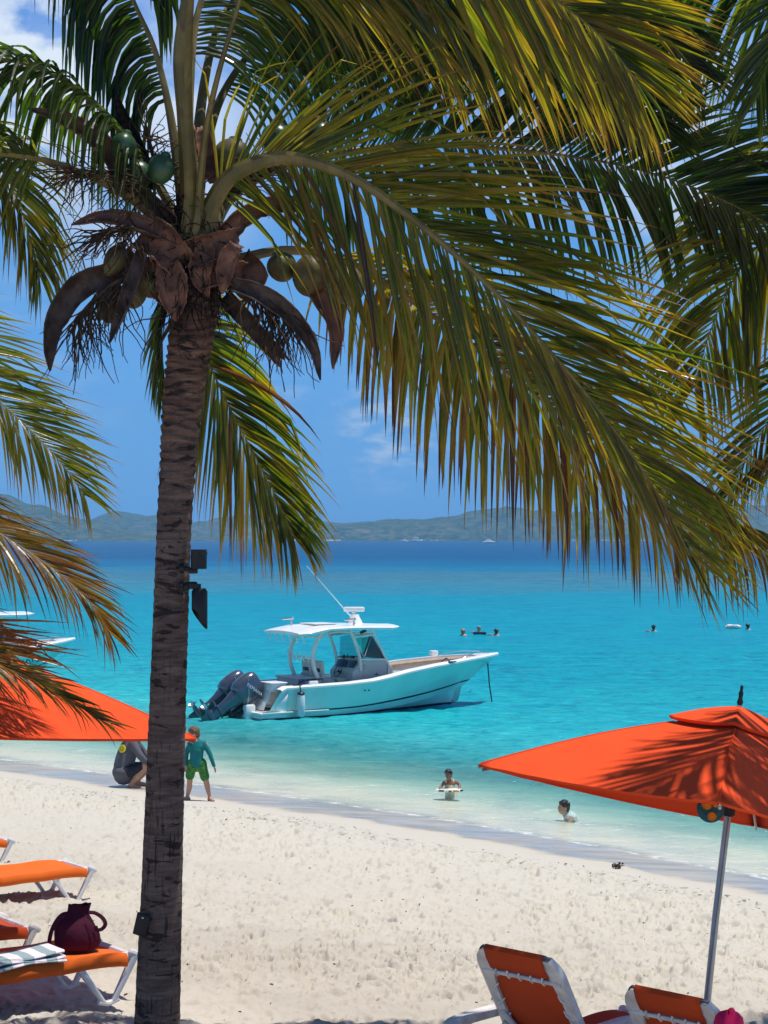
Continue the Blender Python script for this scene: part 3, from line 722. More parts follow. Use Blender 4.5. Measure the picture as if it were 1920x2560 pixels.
def main_palm():
    base = at(393, 2655, 12.0); z0 = float(sand_z(base.x, base.y))
    palm = empty('coconut_palm', (base.x, base.y, z0))
    tag(palm, 'tall coconut palm with dark ringed trunk and coconuts standing in the sand in front', 'palm tree')
    D = 12.0
    make_trunk(palm, [(393, 2760, D, 61), (393, 2560, D, 57), (405, 2200, D, 51), (416, 1850, D, 46.5), (425, 1600, D, 45), (434, 1350, D, 43.5), (444, 1180, D, 46), (457, 1000, D, 52), (475, 860, D, 57), (490, 760, D, 61), (496, 700, D, 58), (492, 640, D, 46), (486, 590, D, 22)])
    f = lambda *a, **k: frond(palm, *a, **k)
    # the big front frond sweeping down to the right
    f([(500, 620, 11.95), (528, 520, 11.85), (580, 440, 11.75), (680, 398, 11.65), (780, 405, 11.55), (900, 455, 11.45), (1030, 545, 11.35), (1170, 665, 11.25), (1310, 805, 11.15), (1450, 965, 11.05), (1565, 1115, 10.95), (1660, 1260, 10.9), (1725, 1390, 10.85)],
      (.12, .97, -.16), leaf=1.46, start=.085, count=124, droops=(.36, .26), apow=.55, tint=.42, var=.09, tip=.36, seed=11, r0=.074, width=.042, a0=84, a1=5, kink=.28, N2=(.52, .60, .58), lens=(1.08, 1.0), dead=.02, up0=34, up1=30, label='large olive frond arching down to the right in front', prof=[(0, .66), (.12, .86), (.3, 1.0), (.6, .95), (.85, .66), (1, .4)])
    # a frond behind it with curtain-like hanging leaflets
    f([(520, 670, 12.0), (590, 652, 12.1), (700, 627, 12.3), (830, 640, 12.6), (960, 705, 12.9), (1110, 810, 13.2), (1260, 925, 13.45), (1420, 1050, 13.65), (1570, 1160, 13.8), (1710, 1255, 13.9), (1840, 1330, 13.95), (1950, 1390, 14.0)],
      (.1, .5, .6), leaf=1.42, start=.20, count=116, droop=2.3, tint=.54, var=.14, tip=.36, seed=12, r0=.050, width=.060, kink=.1, a0=68, a1=30, dead=.06)
    # top frond rising out of the picture and hanging back in from above
    f([(478, 610, 11.95), (474, 470, 11.9), (462, 300, 11.8), (450, 110, 11.7), (500, -90, 11.6), (640, -210, 11.5), (860, -235, 11.4), (1080, -170, 11.35), (1270, -80, 11.3), (1420, 20, 11.25), (1520, 110, 11.2), (1590, 200, 11.2)],
      (.12, .97, -.10), leaf=1.50, start=.47, starts=(.5, .33), count=116, droops=(.35, .40), tint=.43, var=.10, tip=.22, seed=13, r0=.074, width=.056, a0=66, a1=18, kink=.12, lens=(.95, 1.08), N2=(.4, .7, .55))
    f([(490, 600, 12.05), (505, 420, 12.3), (560, 230, 12.6), (680, 80, 12.9), (850, 0, 13.1), (1040, -5, 13.3), (1230, 50, 13.4), (1400, 130, 13.5), (1550, 240, 13.5), (1640, 330, 13.5)],
      (.1, .9, .2), leaf=1.25, start=.44, starts=(.48, .24), count=104, droop=.8, tint=.10, var=.06, tip=.12, seed=14, r0=.055, width=.060, a0=74, a1=24)
    f([(484, 600, 12.0), (492, 380, 12.2), (520, 160, 12.5), (570, 20, 12.8), (690, -80, 13.0), (880, -130, 13.1), (1130, -130, 13.2), (1380, -70, 13.3), (1600, 50, 13.3), (1740, 180, 13.3)],
      (.12, .95, .05), leaf=1.25, start=.45, starts=(.48, .28), count=104, droop=.7, tint=.16, var=.08, tip=.15, seed=15, r0=.055, width=.06, a0=74, a1=24)
    f([(476, 600, 12.05), (470, 420, 12.1), (474, 220, 12.2), (498, 20, 12.35), (570, -110, 12.5), (700, -165, 12.6), (860, -150, 12.7), (1020, -95, 12.75), (1160, -15, 12.8), (1270, 80, 12.8)],
      (.12, .96, -.05), leaf=1.42, start=.36, starts=(.52, .30), count=112, droop=.75, tint=.17, var=.09, tip=.15, seed=26, r0=.06, width=.054, a0=74, a1=20, kink=.12)
    # second-row frond to the right, its rib showing beyond the front one
    f([(505, 590, 12.1), (600, 470, 12.4), (760, 400, 12.8), (1000, 365, 13.2), (1250, 372, 13.5), (1450, 395, 13.7), (1600, 425, 13.8), (1750, 475, 13.9), (1900, 548, 13.9), (2050, 650, 13.9), (2180, 770, 13.9)],
      (.05, .75, .55), leaf=1.38, start=.16, count=116, droops=(.35, 1.1), tint=.06, var=.06, tip=.15, seed=16, r0=.052, width=.062, a0=68, a1=30)
    # hanging frond behind the trunk, seen from its upper face
    f([(488, 660, 12.35), (490, 740, 12.7), (505, 860, 13.1), (560, 990, 13.3), (622, 1110, 13.4), (680, 1220, 13.45), (716, 1300, 13.45), (735, 1345, 13.45)],
      (.30, -.75, .40), leaf=1.16, start=.10, count=84, droops=(.35, .75), tint=.34, var=.10, tip=.30, seed=17, r0=.040, width=.046, a0=62, a1=18, kink=.1, lens=(1.02, .92), dead=.06)
    f([(470, 650, 12.4), (425, 730, 12.7), (402, 830, 12.8), (404, 930, 12.85), (418, 1020, 12.85)],
      (-.5, -.3, .4), leaf=.5, start=.1, count=46, droop=1.2, tint=.12, var=.1, tip=.2, seed=18, r0=.03, width=.036, a0=50, a1=18)
    # left fronds
    f([(470, 600, 12.0), (420, 505, 12.0), (360, 400, 12.0), (290, 312, 12.0), (210, 235, 12.0), (110, 175, 11.95), (0, 148, 11.9), (-140, 150, 11.85), (-300, 190, 11.8), (-450, 270, 11.8), (-580, 380, 11.8), (-660, 500, 11.8)],
      (-.15, .06, 1), leaf=1.05, start=.13, count=92, droop=1.45, tint=.10, var=.08, tip=.15, seed=19, r0=.062, width=.050, a0=72, a1=30)
    f([(455, 610, 11.95), (390, 545, 11.9), (310, 485, 11.85), (200, 430, 11.8), (70, 392, 11.75), (-60, 390, 11.7), (-200, 430, 11.7), (-330, 520, 11.7), (-430, 640, 11.7), (-490, 760, 11.7)],
      (-.1, .4, .9), leaf=1.0, start=.36, count=76, droop=1.2, tint=.26, var=.1, tip=.2, seed=20, r0=.056, width=.048, a0=68, a1=28)
    f([(465, 590, 12.1), (448, 440, 12.1), (420, 260, 12.1), (385, 120, 12.1), (335, 5, 12.1), (285, -130, 12.1), (200, -260, 12.1), (80, -350, 12.1), (-80, -380, 12.1)],
      (-.25, .5, .8), leaf=1.0, start=.3, starts=(.28, .5), count=72, droop=2.2, tint=.05, var=.05, tip=.1, seed=21, r0=.052, width=.062, a0=70, a1=30)
    # fronds rising towards and over the viewer: they shade the trunk
    f([(490, 590, 11.9), (520, 300, 11.6), (600, 0, 11.2), (720, -350, 10.8), (880, -650, 10.4), (1080, -850, 10.0), (1300, -900, 9.6)],
      (.3, -.4, .9), leaf=1.2, start=.52, count=60, droop=.8, tint=.2, var=.1, seed=23, r0=.05, width=.062)
    f([(480, 590, 11.9), (470, 200, 11.5), (500, -200, 11.0), (600, -600, 10.5), (780, -900, 10.1), (1000, -1050, 9.8)],
      (.1, -.5, .9), leaf=1.2, start=.48, count=62, droop=.8, tint=.2, var=.1, seed=24, r0=.05, width=.062)
    # flower sheaths
    sp = lambda *a, **k: spathe(palm, *a, **k)
    sp([(330, 500, 11.9), (285, 400, 11.85), (225, 335, 11.85), (150, 295, 11.85), (70, 272, 11.85)], .135, face=(.2, -1, .3))
    sp([(385, 470, 12.0), (345, 375, 12.0), (312, 300, 12.0), (288, 232, 12.0)], .12, mat='fibre', face=(-.4, -1, 0))
    sp([(345, 680, 11.9), (260, 690, 11.85), (190, 722, 11.85), (142, 790, 11.85), (124, 860, 11.85), (125, 928, 11.85)], .165, mat='spathe_grey', face=(.5, -1, -.1))
    sp([(362, 610, 11.8), (340, 690, 11.75), (308, 770, 11.75), (274, 858, 11.75)], .105, mat='spathe_grey', face=(-.5, -1, 0))
    sp([(440, 600, 11.85), (350, 562, 11.8), (260, 545, 11.8), (178, 562, 11.8)], .12, face=(0, -1, .6))
    sp([(560, 705, 11.85), (655, 735, 11.8), (735, 795, 11.8), (785, 870, 11.8), (801, 950, 11.8)], .115, mat='spathe_grey', face=(-.4, -1, .2))
    sp([(740, 690, 11.95), (800, 745, 11.95), (838, 820, 11.95), (832, 922, 11.95)], .12, face=(.3, -1, 0))
    sp([(560, 740, 12.1), (630, 815, 12.1), (708, 905, 12.1)], .12, mat='spathe_grey', face=(-.4, -1, 0), blunt=True, deep=.5)
    sp([(440, 570, 11.88), (380, 510, 11.84), (322, 452, 11.84)], .12, mat='boot', face=(.3, -1, .2), blunt=True, deep=.6)
    sp([(560, 590, 11.9), (620, 535, 11.9), (690, 510, 11.95), (760, 512, 12.0)], .13, mat='boot', face=(0, -1, -.3), blunt=True, deep=.7)
    sp([(640, 430, 12.15), (720, 365, 12.2), (800, 300, 12.25)], .10, mat='boot', face=(0, -1, -.3), blunt=True, deep=.6)
    sp([(545, 450, 12.0), (520, 400, 12.0), (505, 320, 12.0)], .13, mat='boot', face=(0, -1, 0), blunt=True)
    # broken leaf bases wrapped round the top of the trunk
    bt = lambda path, w, dp=.55, nm='leaf_base', bl=True, m='boot': spathe(palm, path, w, mat=m, deep=dp, face=(0, -1, 0), name=nm, blunt=bl)
    bt([(352, 575, 11.82), (400, 605, 11.78), (440, 645, 11.78), (470, 680, 11.85)], .26)
    bt([(420, 655, 11.78), (432, 720, 11.76), (440, 800, 11.8)], .20, bl=False)
    bt([(470, 640, 11.82), (540, 615, 11.80), (600, 600, 11.84)], .20)
    bt([(590, 610, 11.78), (566, 660, 11.76), (556, 735, 11.8)], .12, bl=False)
    bt([(610, 690, 11.9), (560, 680, 11.82), (500, 700, 11.8)], .18)
    bt([(380, 640, 11.88), (386, 700, 11.86), (420, 770, 11.9)], .14, bl=False)
    bt([(520, 610, 11.82), (500, 680, 11.78), (520, 740, 11.82)], .15, bl=False)
    bt([(600, 650, 11.95), (640, 690, 11.95), (600, 740, 11.95)], .17)
    bt([(345, 640, 11.92), (330, 660, 11.9), (360, 720, 11.95)], .15)
    cone = MB(); Cc = cr([at(480, 720, 12.0), at(478, 600, 12.0), at(470, 520, 12.0), at(474, 440, 12.0)], 24)
    cone.tube(Cc, [lerp(.16, .05, (i/23)**1.4)*(1+.12*math.sin(i*2.1)) for i in range(24)], 18)
    rnd = random.Random(5)
    for k in range(190):
        p = Cc[rnd.randint(2, 18)]+Vector((rnd.uniform(-.13, .13), -.12, rnd.uniform(-.05, .05))); pts = [p]
        Dv = Vector((rnd.gauss(0, 1), rnd.gauss(-.3, .4), rnd.gauss(-.1, .7))).normalized()
        for q in range(5): Dv = (Dv+Vector((rnd.gauss(0, .3), 0, -.25))).normalized(); p = p+Dv*rnd.uniform(.03, .06); pts.append(p)
        cone.tube(pts, rnd.uniform(.002, .005), 4)
    for k in range(170):
        a = rnd.uniform(-2.2, 2.2); z_ = rnd.uniform(-.25, .12); p = at(482, 690, 12.0)+Vector((.17*math.sin(a), -.17*math.cos(a), z_)); pts = [p]; Dv = Vector((rnd.gauss(.3*math.sin(a), .5), rnd.gauss(-.5, .3), rnd.gauss(-.5, .5)))
        for q in range(6): Dv = (Dv.normalized()+Vector((rnd.gauss(0, .25), rnd.gauss(0, .1), -.30))); p = p+Dv.normalized()*rnd.uniform(.02, .06); pts.append(p)
        cone.tube(pts, [rnd.uniform(.003, .010)*(1-j/7) + .001 for j in range(7)], 4, flat=.4)
    local(cone.build('crown_fibre', M['fibre']), palm)
    stalks(palm, (430, 560, 11.9), [(360, 470, 11.8), (290, 440, 11.75), (180, 430, 11.7)], 95, .42, 31, .9, .5, (-.9, -.1, -.2))
    stalks(palm, (400, 480, 12.0), [(390, 420, 11.95), (370, 340, 11.95)], 40, .34, 32, .9, .1, (.1, 0, .6))
    stalks(palm, (400, 600, 11.85), [(330, 570, 11.75), (270, 575, 11.72), (240, 600, 11.72)], 70, .42, 33, .8, .7, (-.8, -.1, -.4))
    stalks(palm, (380, 690, 11.9), [(300, 700, 11.78), (235, 750, 11.75), (190, 800, 11.75)], 80, .50, 34, .42, 1.2, (-.1, -.1, -1))
    stalks(palm, (560, 690, 11.9), [(640, 720, 11.85), (700, 770, 11.85), (740, 800, 11.85)], 90, .50, 35, .5, 1.2, (.1, 0, -1))
    stalks(palm, (520, 560, 12.1), [(600, 440, 12.1), (700, 380, 12.1)], 70, .40, 36, .9, .3, (.5, 0, .2))
    stalks(palm, (460, 700, 11.9), [(440, 780, 11.84), (400, 860, 11.86)], 8, .42, 37, .7, .9, (-.6, 0, -.6))
    co = lambda *a, **k: coconut(palm, *a, **k)
    co(308, 366, 11.8, .083, .09, 'coco_green', .2, 1); co(404, 424, 11.8, .088, .10, 'coco_green', -.3, 2); co(348, 438, 11.85, .080, .10, 'coco_green', .3, 3)
    co(288, 652, 11.85, .075, .115, 'coco_yellow', .35, 1); co(278, 760, 11.9, .105, .135, 'coco_yellow', -.2, 4); co(335, 735, 11.95, .09, .10, 'coco_yellow', .1, 2); co(378, 712, 11.92, .09, .09, 'coco_yellow', .1, 5)
    co(778, 690, 11.95, .125, .14, 'coco_yellow', .15, 1); co(868, 715, 11.98, .12, .13, 'coco_yellow', .35, 3); co(705, 668, 12.02, .10, .10, 'coco_yellow', .2, 4); co(580, 395, 12.05, .12, .13, 'coco_yellow', 0, 2); co(690, 350, 12.2, .1, .11, 'coco_green', 0, 2); co(800, 345, 12.3, .095, .11, 'coco_green', 0, 1)
    return palm

def side_palms():
    # left neighbour: trunk outside the picture, fronds hang in from the left edge
    b = at(-640, 2500, 13.0); z0 = float(sand_z(b.x, 13.0)); cx = -600
    pl = empty('coconut_palm', (b.x, b.y, z0))
    tag(pl, 'coconut palm at the left edge, only its drooping fronds in view over the umbrella', 'palm tree', None)
    hz = HOR+(CAMZ-z0)/13.0*F
    make_trunk(pl, [(-640, hz+40, 13, 52), (-630, 2000, 13, 44), (-615, 1400, 13, 40), (-605, 900, 13, 46), (-600, 700, 13, 36)], seed=8)
    f = lambda *a, **k: frond(pl, *a, **k)
    f([(-600, 720, 13), (-480, 480, 12.9), (-320, 370, 12.7), (-170, 340, 12.6), (-60, 370, 12.5), (10, 440, 12.45), (50, 520, 12.4), (80, 610, 12.4), (100, 690, 12.4)], (.3, -.5, .8), leaf=1.0, start=.2, count=86, droop=1.1, tint=.36, var=.12, tip=.2, seed=41, r0=.05, width=.044, a0=66, a1=22)
    f([(-600, 720, 13), (-480, 640, 13.2), (-340, 680, 13.3), (-200, 800, 13.4), (-90, 920, 13.4), (0, 1005, 13.4), (80, 1080, 13.4), (155, 1160, 13.4), (212, 1240, 13.4)], (.35, -.75, .55), leaf=.94, start=.18, count=88, droops=(.95, .35), tint=.32, var=.08, tip=.25, seed=42, r0=.045, width=.036, a0=66, a1=26, kink=.08)
    f([(-600, 740, 13), (-500, 860, 13.0), (-390, 1010, 13.0), (-260, 1150, 13.0), (-120, 1260, 13.0), (0, 1335, 13.0), (90, 1392, 13.0), (170, 1452, 13.0), (235, 1520, 13.0), (272, 1580, 13.0)], (.35, -.55, .75), leaf=.86, start=.2, count=96, droops=(1.1, .35), tint=.55, var=.12, tip=.26, seed=43, r0=.045, width=.032, a0=50, a1=18, kink=.15, dead=.1)
    f([(-600, 740, 13), (-570, 960, 13.1), (-500, 1200, 13.2), (-390, 1390, 13.2), (-270, 1500, 13.2), (-160, 1560, 13.2), (-70, 1600, 13.2), (0, 1630, 13.2)], (.1, -.85, .5), leaf=1.0, start=.2, count=42, droops=(.25, .15), tint=.75, var=.04, tip=.08, seed=44, r0=.04, width=.048, a0=64, a1=12, kink=.2, prof=[(0, .6), (.4, 1), (.8, 1.0), (1, .7)], label='dead brown frond hanging under the green ones')
    f([(-600, 740, 13), (-590, 1000, 13.0), (-530, 1260, 12.9), (-400, 1460, 12.8), (-230, 1570, 12.75), (-90, 1625, 12.7), (20, 1672, 12.7), (120, 1722, 12.7), (200, 1768, 12.7), (262, 1806, 12.7)], (.25, -.35, .9), leaf=.68, start=.2, count=100, droops=(.6, .2), tint=.56, var=.14, tip=.2, seed=45, r0=.04, width=.040, a0=46, a1=14, dead=.08)
    f([(-600, 700, 13), (-700, 450, 13), (-850, 350, 13), (-1050, 420, 13), (-1200, 620, 13), (-1290, 850, 13)], (0, 0, 1), leaf=1.0, start=.18, count=80, droop=1.3, tint=.18, seed=46, r0=.05, width=.05)
    f([(-600, 700, 13), (-640, 400, 13.6), (-680, 250, 14.4), (-720, 300, 15.4), (-750, 500, 16.2)], (0, 0, 1), leaf=1.0, start=.18, count=80, droop=1.3, tint=.18, seed=47, r0=.05, width=.05)
    f([(-600, 700, 13), (-560, 400, 12.4), (-520, 150, 11.7), (-480, 100, 10.9), (-440, 300, 10.2)], (0, 0, 1), leaf=1.0, start=.18, count=80, droop=1.3, tint=.18, seed=48, r0=.05, width=.05)
    f([(-600, 720, 13), (-760, 640, 13.2), (-920, 760, 13.4), (-1030, 1000, 13.6), (-1080, 1250, 13.7)], (0, 0, 1), leaf=1.0, start=.18, count=80, droop=1.3, tint=.3, seed=49, r0=.05, width=.05)
    # right neighbour
    b = at(2560, 2500, 12.6); z0 = float(sand_z(b.x, 12.6))
    pr = empty('coconut_palm', (b.x, b.y, z0))
    tag(pr, 'coconut palm at the right edge, only its yellow-green fronds in view top right', 'palm tree', None)
    hz = HOR+(CAMZ-z0)/12.6*F
    make_trunk(pr, [(2560, hz+40, 12.6, 54), (2555, 1900, 12.6, 45), (2550, 1200, 12.6, 42), (2540, 600, 12.6, 48), (2530, 360, 12.6, 36)], seed=9)
    f = lambda *a, **k: frond(pr, *a, **k)
    f([(2530, 380, 12.6), (2420, 150, 12.9), (2260, -20, 13.3), (2060, -100, 13.6), (1850, -120, 13.8), (1650, -80, 13.9), (1470, -10, 13.9), (1340, 80, 13.9)], (0, .65, .7), leaf=1.62, start=.16, count=124, droop=1.9, tint=.19, var=.09, tip=.12, seed=51, r0=.05, width=.062, a0=72, a1=30, kink=.05)
    f([(2530, 400, 12.6), (2420, 370, 13.0), (2280, 400, 13.5), (2130, 455, 13.9), (2010, 525, 14.1), (1920, 590, 14.2), (1855, 665, 14.2), (1805, 755, 14.2), (1765, 860, 14.2), (1735, 970, 14.2)], (-.1, .9, .3), leaf=1.5, start=.2, count=104, droop=1.5, tint=.42, var=.09, tip=.2, seed=53, r0=.045, width=.050, a0=70, a1=30, kink=.05)
    f([(2530, 420, 12.6), (2430, 480, 13.2), (2300, 600, 13.7), (2160, 740, 14.0), (2040, 880, 14.2), (1940, 1020, 14.3), (1860, 1160, 14.3), (1800, 1290, 14.3)], (-.5, -.6, .5), leaf=.95, start=.2, count=88, droops=(.4, .5), tint=.40, var=.12, tip=.25, seed=54, r0=.04, width=.038, a0=62, a1=24)
    f([(2530, 400, 12.6), (2480, 540, 12.9), (2360, 720, 13.5), (2220, 890, 14.0), (2090, 1020, 14.2), (1990, 1110, 14.2), (1900, 1180, 14.2)], (-.2, .6, .6), leaf=1.1, start=.2, count=90, droop=1.7, tint=.5, var=.12, tip=.25, seed=55, r0=.04, width=.05, dead=.2)
    f([(2530, 380, 12.6), (2640, 120, 12.6), (2840, 20, 12.5), (3060, 120, 12.4), (3200, 400, 12.3)], (0, 0, 1), leaf=1.1, start=.18, count=80, droop=1.3, tint=.2, seed=56, r0=.05, width=.055)
    f([(2530, 380, 12.6), (2500, 430, 12.0), (2390, 570, 11.4), (2270, 760, 11.1), (2170, 960, 11.0), (2100, 1160, 10.95)], (-.3, -.8, .35), leaf=.95, start=.2, count=84, droop=.8, tint=.42, var=.1, tip=.25, seed=61, r0=.045, width=.046)  # added mostly out of view to streak the umbrella with shadow
    f([(2530, 380, 12.6), (2460, 150, 12.0), (2320, -10, 11.5), (2150, -70, 11.2), (2020, -10, 11.05), (1940, 110, 11.0), (1890, 250, 11.0)], (-.2, -.5, .8), leaf=.95, start=.25, count=76, droop=.9, tint=.24, var=.1, tip=.2, seed=62, r0=.045, width=.05)  # added so its shadow falls on the umbrella; mostly past the right edge
    f([(2530, 380, 12.6), (2640, 0, 11.9), (2680, -340, 11.1), (2560, -580, 10.4), (2300, -660, 10.1), (2000, -640, 9.9), (1750, -560, 9.8)], (0, 0, 1), leaf=.95, start=.2, count=90, droop=.6, tint=.2, seed=57, r0=.05, width=.066)  # unseen frond added overhead to shade the raised lounger backs
    f([(2530, 400, 12.6), (2660, 330, 12.6), (2800, 420, 12.7), (2900, 640, 12.8), (2960, 900, 12.9)], (0, 0, 1), leaf=1.1, start=.18, count=80, droop=1.3, tint=.3, seed=58, r0=.05, width=.055)
    f([(2530, 380, 12.6), (2560, 150, 13.4), (2570, 60, 14.4), (2560, 180, 15.6), (2540, 420, 16.4)], (0, 0, 1), leaf=1.1, start=.18, count=80, droop=1.3, tint=.2, seed=59, r0=.05, width=.055)
    return pl, pr

def trunk_fixtures(palm):
    # an upward-pointing black tube spotlight and a downward-pointing shrouded one
    def tubelight(name, c, r, h, cut, label, up):
        base = Vector(c); e = empty(name, base)
        tag(e, label, 'spotlight')
        b = MB(); n = 28; rows = []
        zs = [-h/2, -h/2+.004, h/2]
        top = [h/2]*n
        def ring(rr, zf): return [Vector((rr*math.cos(2*math.pi*j/n), rr*math.sin(2*math.pi*j/n), zf(j))) for j in range(n)]
        cutf = (lambda j: -h/2+cut*(1+math.cos(2*math.pi*j/n-.0))/2*0+cut*(.5-.5*math.cos(2*math.pi*j/n-math.pi*.15))) if cut else (lambda j: -h/2)
        topf = lambda j: h/2
        if up: b.grid([ring(r*.25, lambda j: -h/2), ring(r, lambda j: -h/2), ring(r, topf), ring(r*.88, topf), ring(r*.88, lambda j: h/2-.05), ring(.002, lambda j: h/2-.05)], close=True)
        else: b.grid([ring(.002, topf), ring(r*.75, topf), ring(r, lambda j: h/2-.02), ring(r, cutf), ring(r*.9, cutf), ring(r*.9, lambda j: h/2-.06), ring(.002, lambda j: h/2-.06)], close=True)
        b.build('housing', M['blackmatt'], e)
        return e
    d = 11.88
    e = tubelight('spotlight', at(497, 1398, d), .053, .128, 0, 'black tube spotlight pointing up, upper of the two on the palm trunk', True)
    b = MB(); b.box((-.035, 0, -.078), (.055, .05, .035), bev=.008); b.tube([(-.05, 0, -.075), (-.08, 0, -.06), (-.10, 0, -.06)], .016, 10); b.tube([(-.095, 0, -.06), (-.125, 0, -.06)], .034, 14)
    b.build('bracket', M['blackmatt'], e)
    MB().tube([(.053*math.cos(a), .053*math.sin(a)-.001, .035+.02*math.sin(a*2)) for a in [R(k) for k in range(-150, 20, 8)]], .0035, 5).build('strap', M['black'], e)
    e2 = tubelight('spotlight', at(499, 1522, d), .0525, .27, .14, 'black shrouded spotlight pointing down, lower of the two on the palm trunk', False)
    b = MB(); b.tube([(-.02, 0, .13), (-.02, 0, .165)], .03, 14); b.box((-.05, 0, .155), (.075, .045, .05), bev=.016); b.tube([(-.075, 0, .15), (-.115, 0, .14)], .03, 14); b.tube([(-.105, 0, .135), (-.125, 0, .135)], .045, 16)
    b.build('bracket', M['blackmatt'], e2)
    # small dark plate nailed on the left side low on the trunk
    e3 = empty('trunk_plate', at(358, 2312, 11.85)); tag(e3, 'small dark wooden plate nailed low on the left side of the trunk', 'plate')
    MB().box((-.01, 0, 0), (.095, .022, .15), Euler((0, R(14), R(-18))), .006).build('plate', M['blackmatt'], e3)
    MB().ell((.0, -.022, .05), (.008, .006, .008), 10).build('nail', M['steel'], e3)
# ------------------------------------------------------------------ umbrellas
def canopy(corners, sag=.045, n=16, hem=.018, thick=.004, puff=.05, seed=0):
    """square canvas: 4 facets from the apex (origin) to the corners, slightly slack between the ribs"""
    b = MB(); rnd = random.Random(seed)
    for i in range(4):
        A = Vector(corners[i]); B = Vector(corners[(i+1) % 4]); rows = []
        nrm = A.cross(B).normalized(); 
        if nrm.z < 0: nrm = -nrm
        for r in range(n+1):
            t = r/n; row = []
            for c in range(n+1):
                s = c/n; P = A.lerp(B, s)*t
                e = 4*s*(1-s)
                P = P - nrm*(sag*e*t*t) + Vector((0, 0, 1))*puff*math.sin(math.pi*t)*(1-.4*e)
                P = P*(1-.018*e*t*t)
                # pull folds near the corners
                P += nrm*.010*math.sin(18*s*math.pi)*max(0, t-.72)/.28*(1-e)**2
                row.append(P)
            rows.append(row)
        lastrow = [p+Vector((0, 0, -hem)) - Vector((p.x, p.y, 0)).normalized()*.008 for p in rows[-1]]
        rows.append(lastrow); b.grid(rows)
    return b
def make_umbrella(apex, corners, foot, label, group, pole_r=.024, vent_h=.14, vrot=0):
    e = empty('beach_umbrella', foot); tag(e, label, 'umbrella', group)
    off = Vector(apex)-Vector(foot)
    def put(b, nm, mats, par=e, **k):
        o = b.build(nm, mats, par, **k); o.location = off; return o
    put(canopy(corners), 'canopy', M['orange'], solid=.004, ang=25)
    vc = [Vector(c)*.27*1.0+Vector((0, 0, .085)) for c in corners]
    
    for c in corners:
        sm = MB(); c = Vector(c); sm.tube([c*t_+Vector((0, 0, .05*math.sin(math.pi*t_)+.003)) for t_ in [.25+.74*k/12 for k in range(13)]], .0045, 5); put(sm, 'ridge_seam', M['orange'])
    v = canopy([c-Vector((0, 0, vent_h)) for c in vc], sag=.02, n=10, hem=.02, puff=.015, seed=3)
    o = v.build('vent_cap', M['orange'], e, solid=.004, ang=25); o.location = off+Vector((0, 0, vent_h))
    d = off.normalized()
    b = MB(); b.tube([Vector((0, 0, -.25)), off*.5, off*.995], pole_r, 20)
    for s in (-1, 1): b.box(off*.5+Vector((0, -pole_r*.98, 0))*1, (.006, .006, off.length*.98), d.to_track_quat('Z', 'Y').to_matrix())
    b.build('pole', M['alu'], e)
    b = MB(); b.lathe([(.015, -.02), (.022, 0), (.020, .01), (.013, .03), (.017, .06), (.009, .085), (.012, .10), (.006, .115)], off+Vector((0, 0, vent_h+.025)), 14, d.to_track_quat('Z', 'Y').to_matrix()); b.build('finial', M['blackmatt'], e)
    for c in corners:
        c = Vector(c); b = MB(); b.tube([off+Vector((0, 0, -.05)), off+c*.5+Vector((0, 0, -.02)), off+c*.985+Vector((0, 0, -.045))], .011, 8); rb = b.build('rib', M['alu'], e)
        hub = off-d*.62; MB().tube([hub+Vector((c.x, c.y, 0)).normalized()*.03, off+c*.48+Vector((0, 0, -.03))], .009, 8).build('strut', M['alu'], rb)
        MB().ell(off+c*.995+Vector((0, 0, -.022)), (.011, .011, .009), 8).build('rib_tip', M['alu'], rb)
    MB().lathe([(.03, -.06), (.045, -.05), (.045, .02), (.03, .03)], off-d*.62, 16, d.to_track_quat('Z', 'Y').to_matrix()).build('hub', M['blackmatt'], e)
    MB().lathe([(.04, -.02), (.055, -.015), (.055, .03), (.03, .045)], off-d*.06, 16, d.to_track_quat('Z', 'Y').to_matrix()).build('crown_hub', M['blackmatt'], e)
    return e
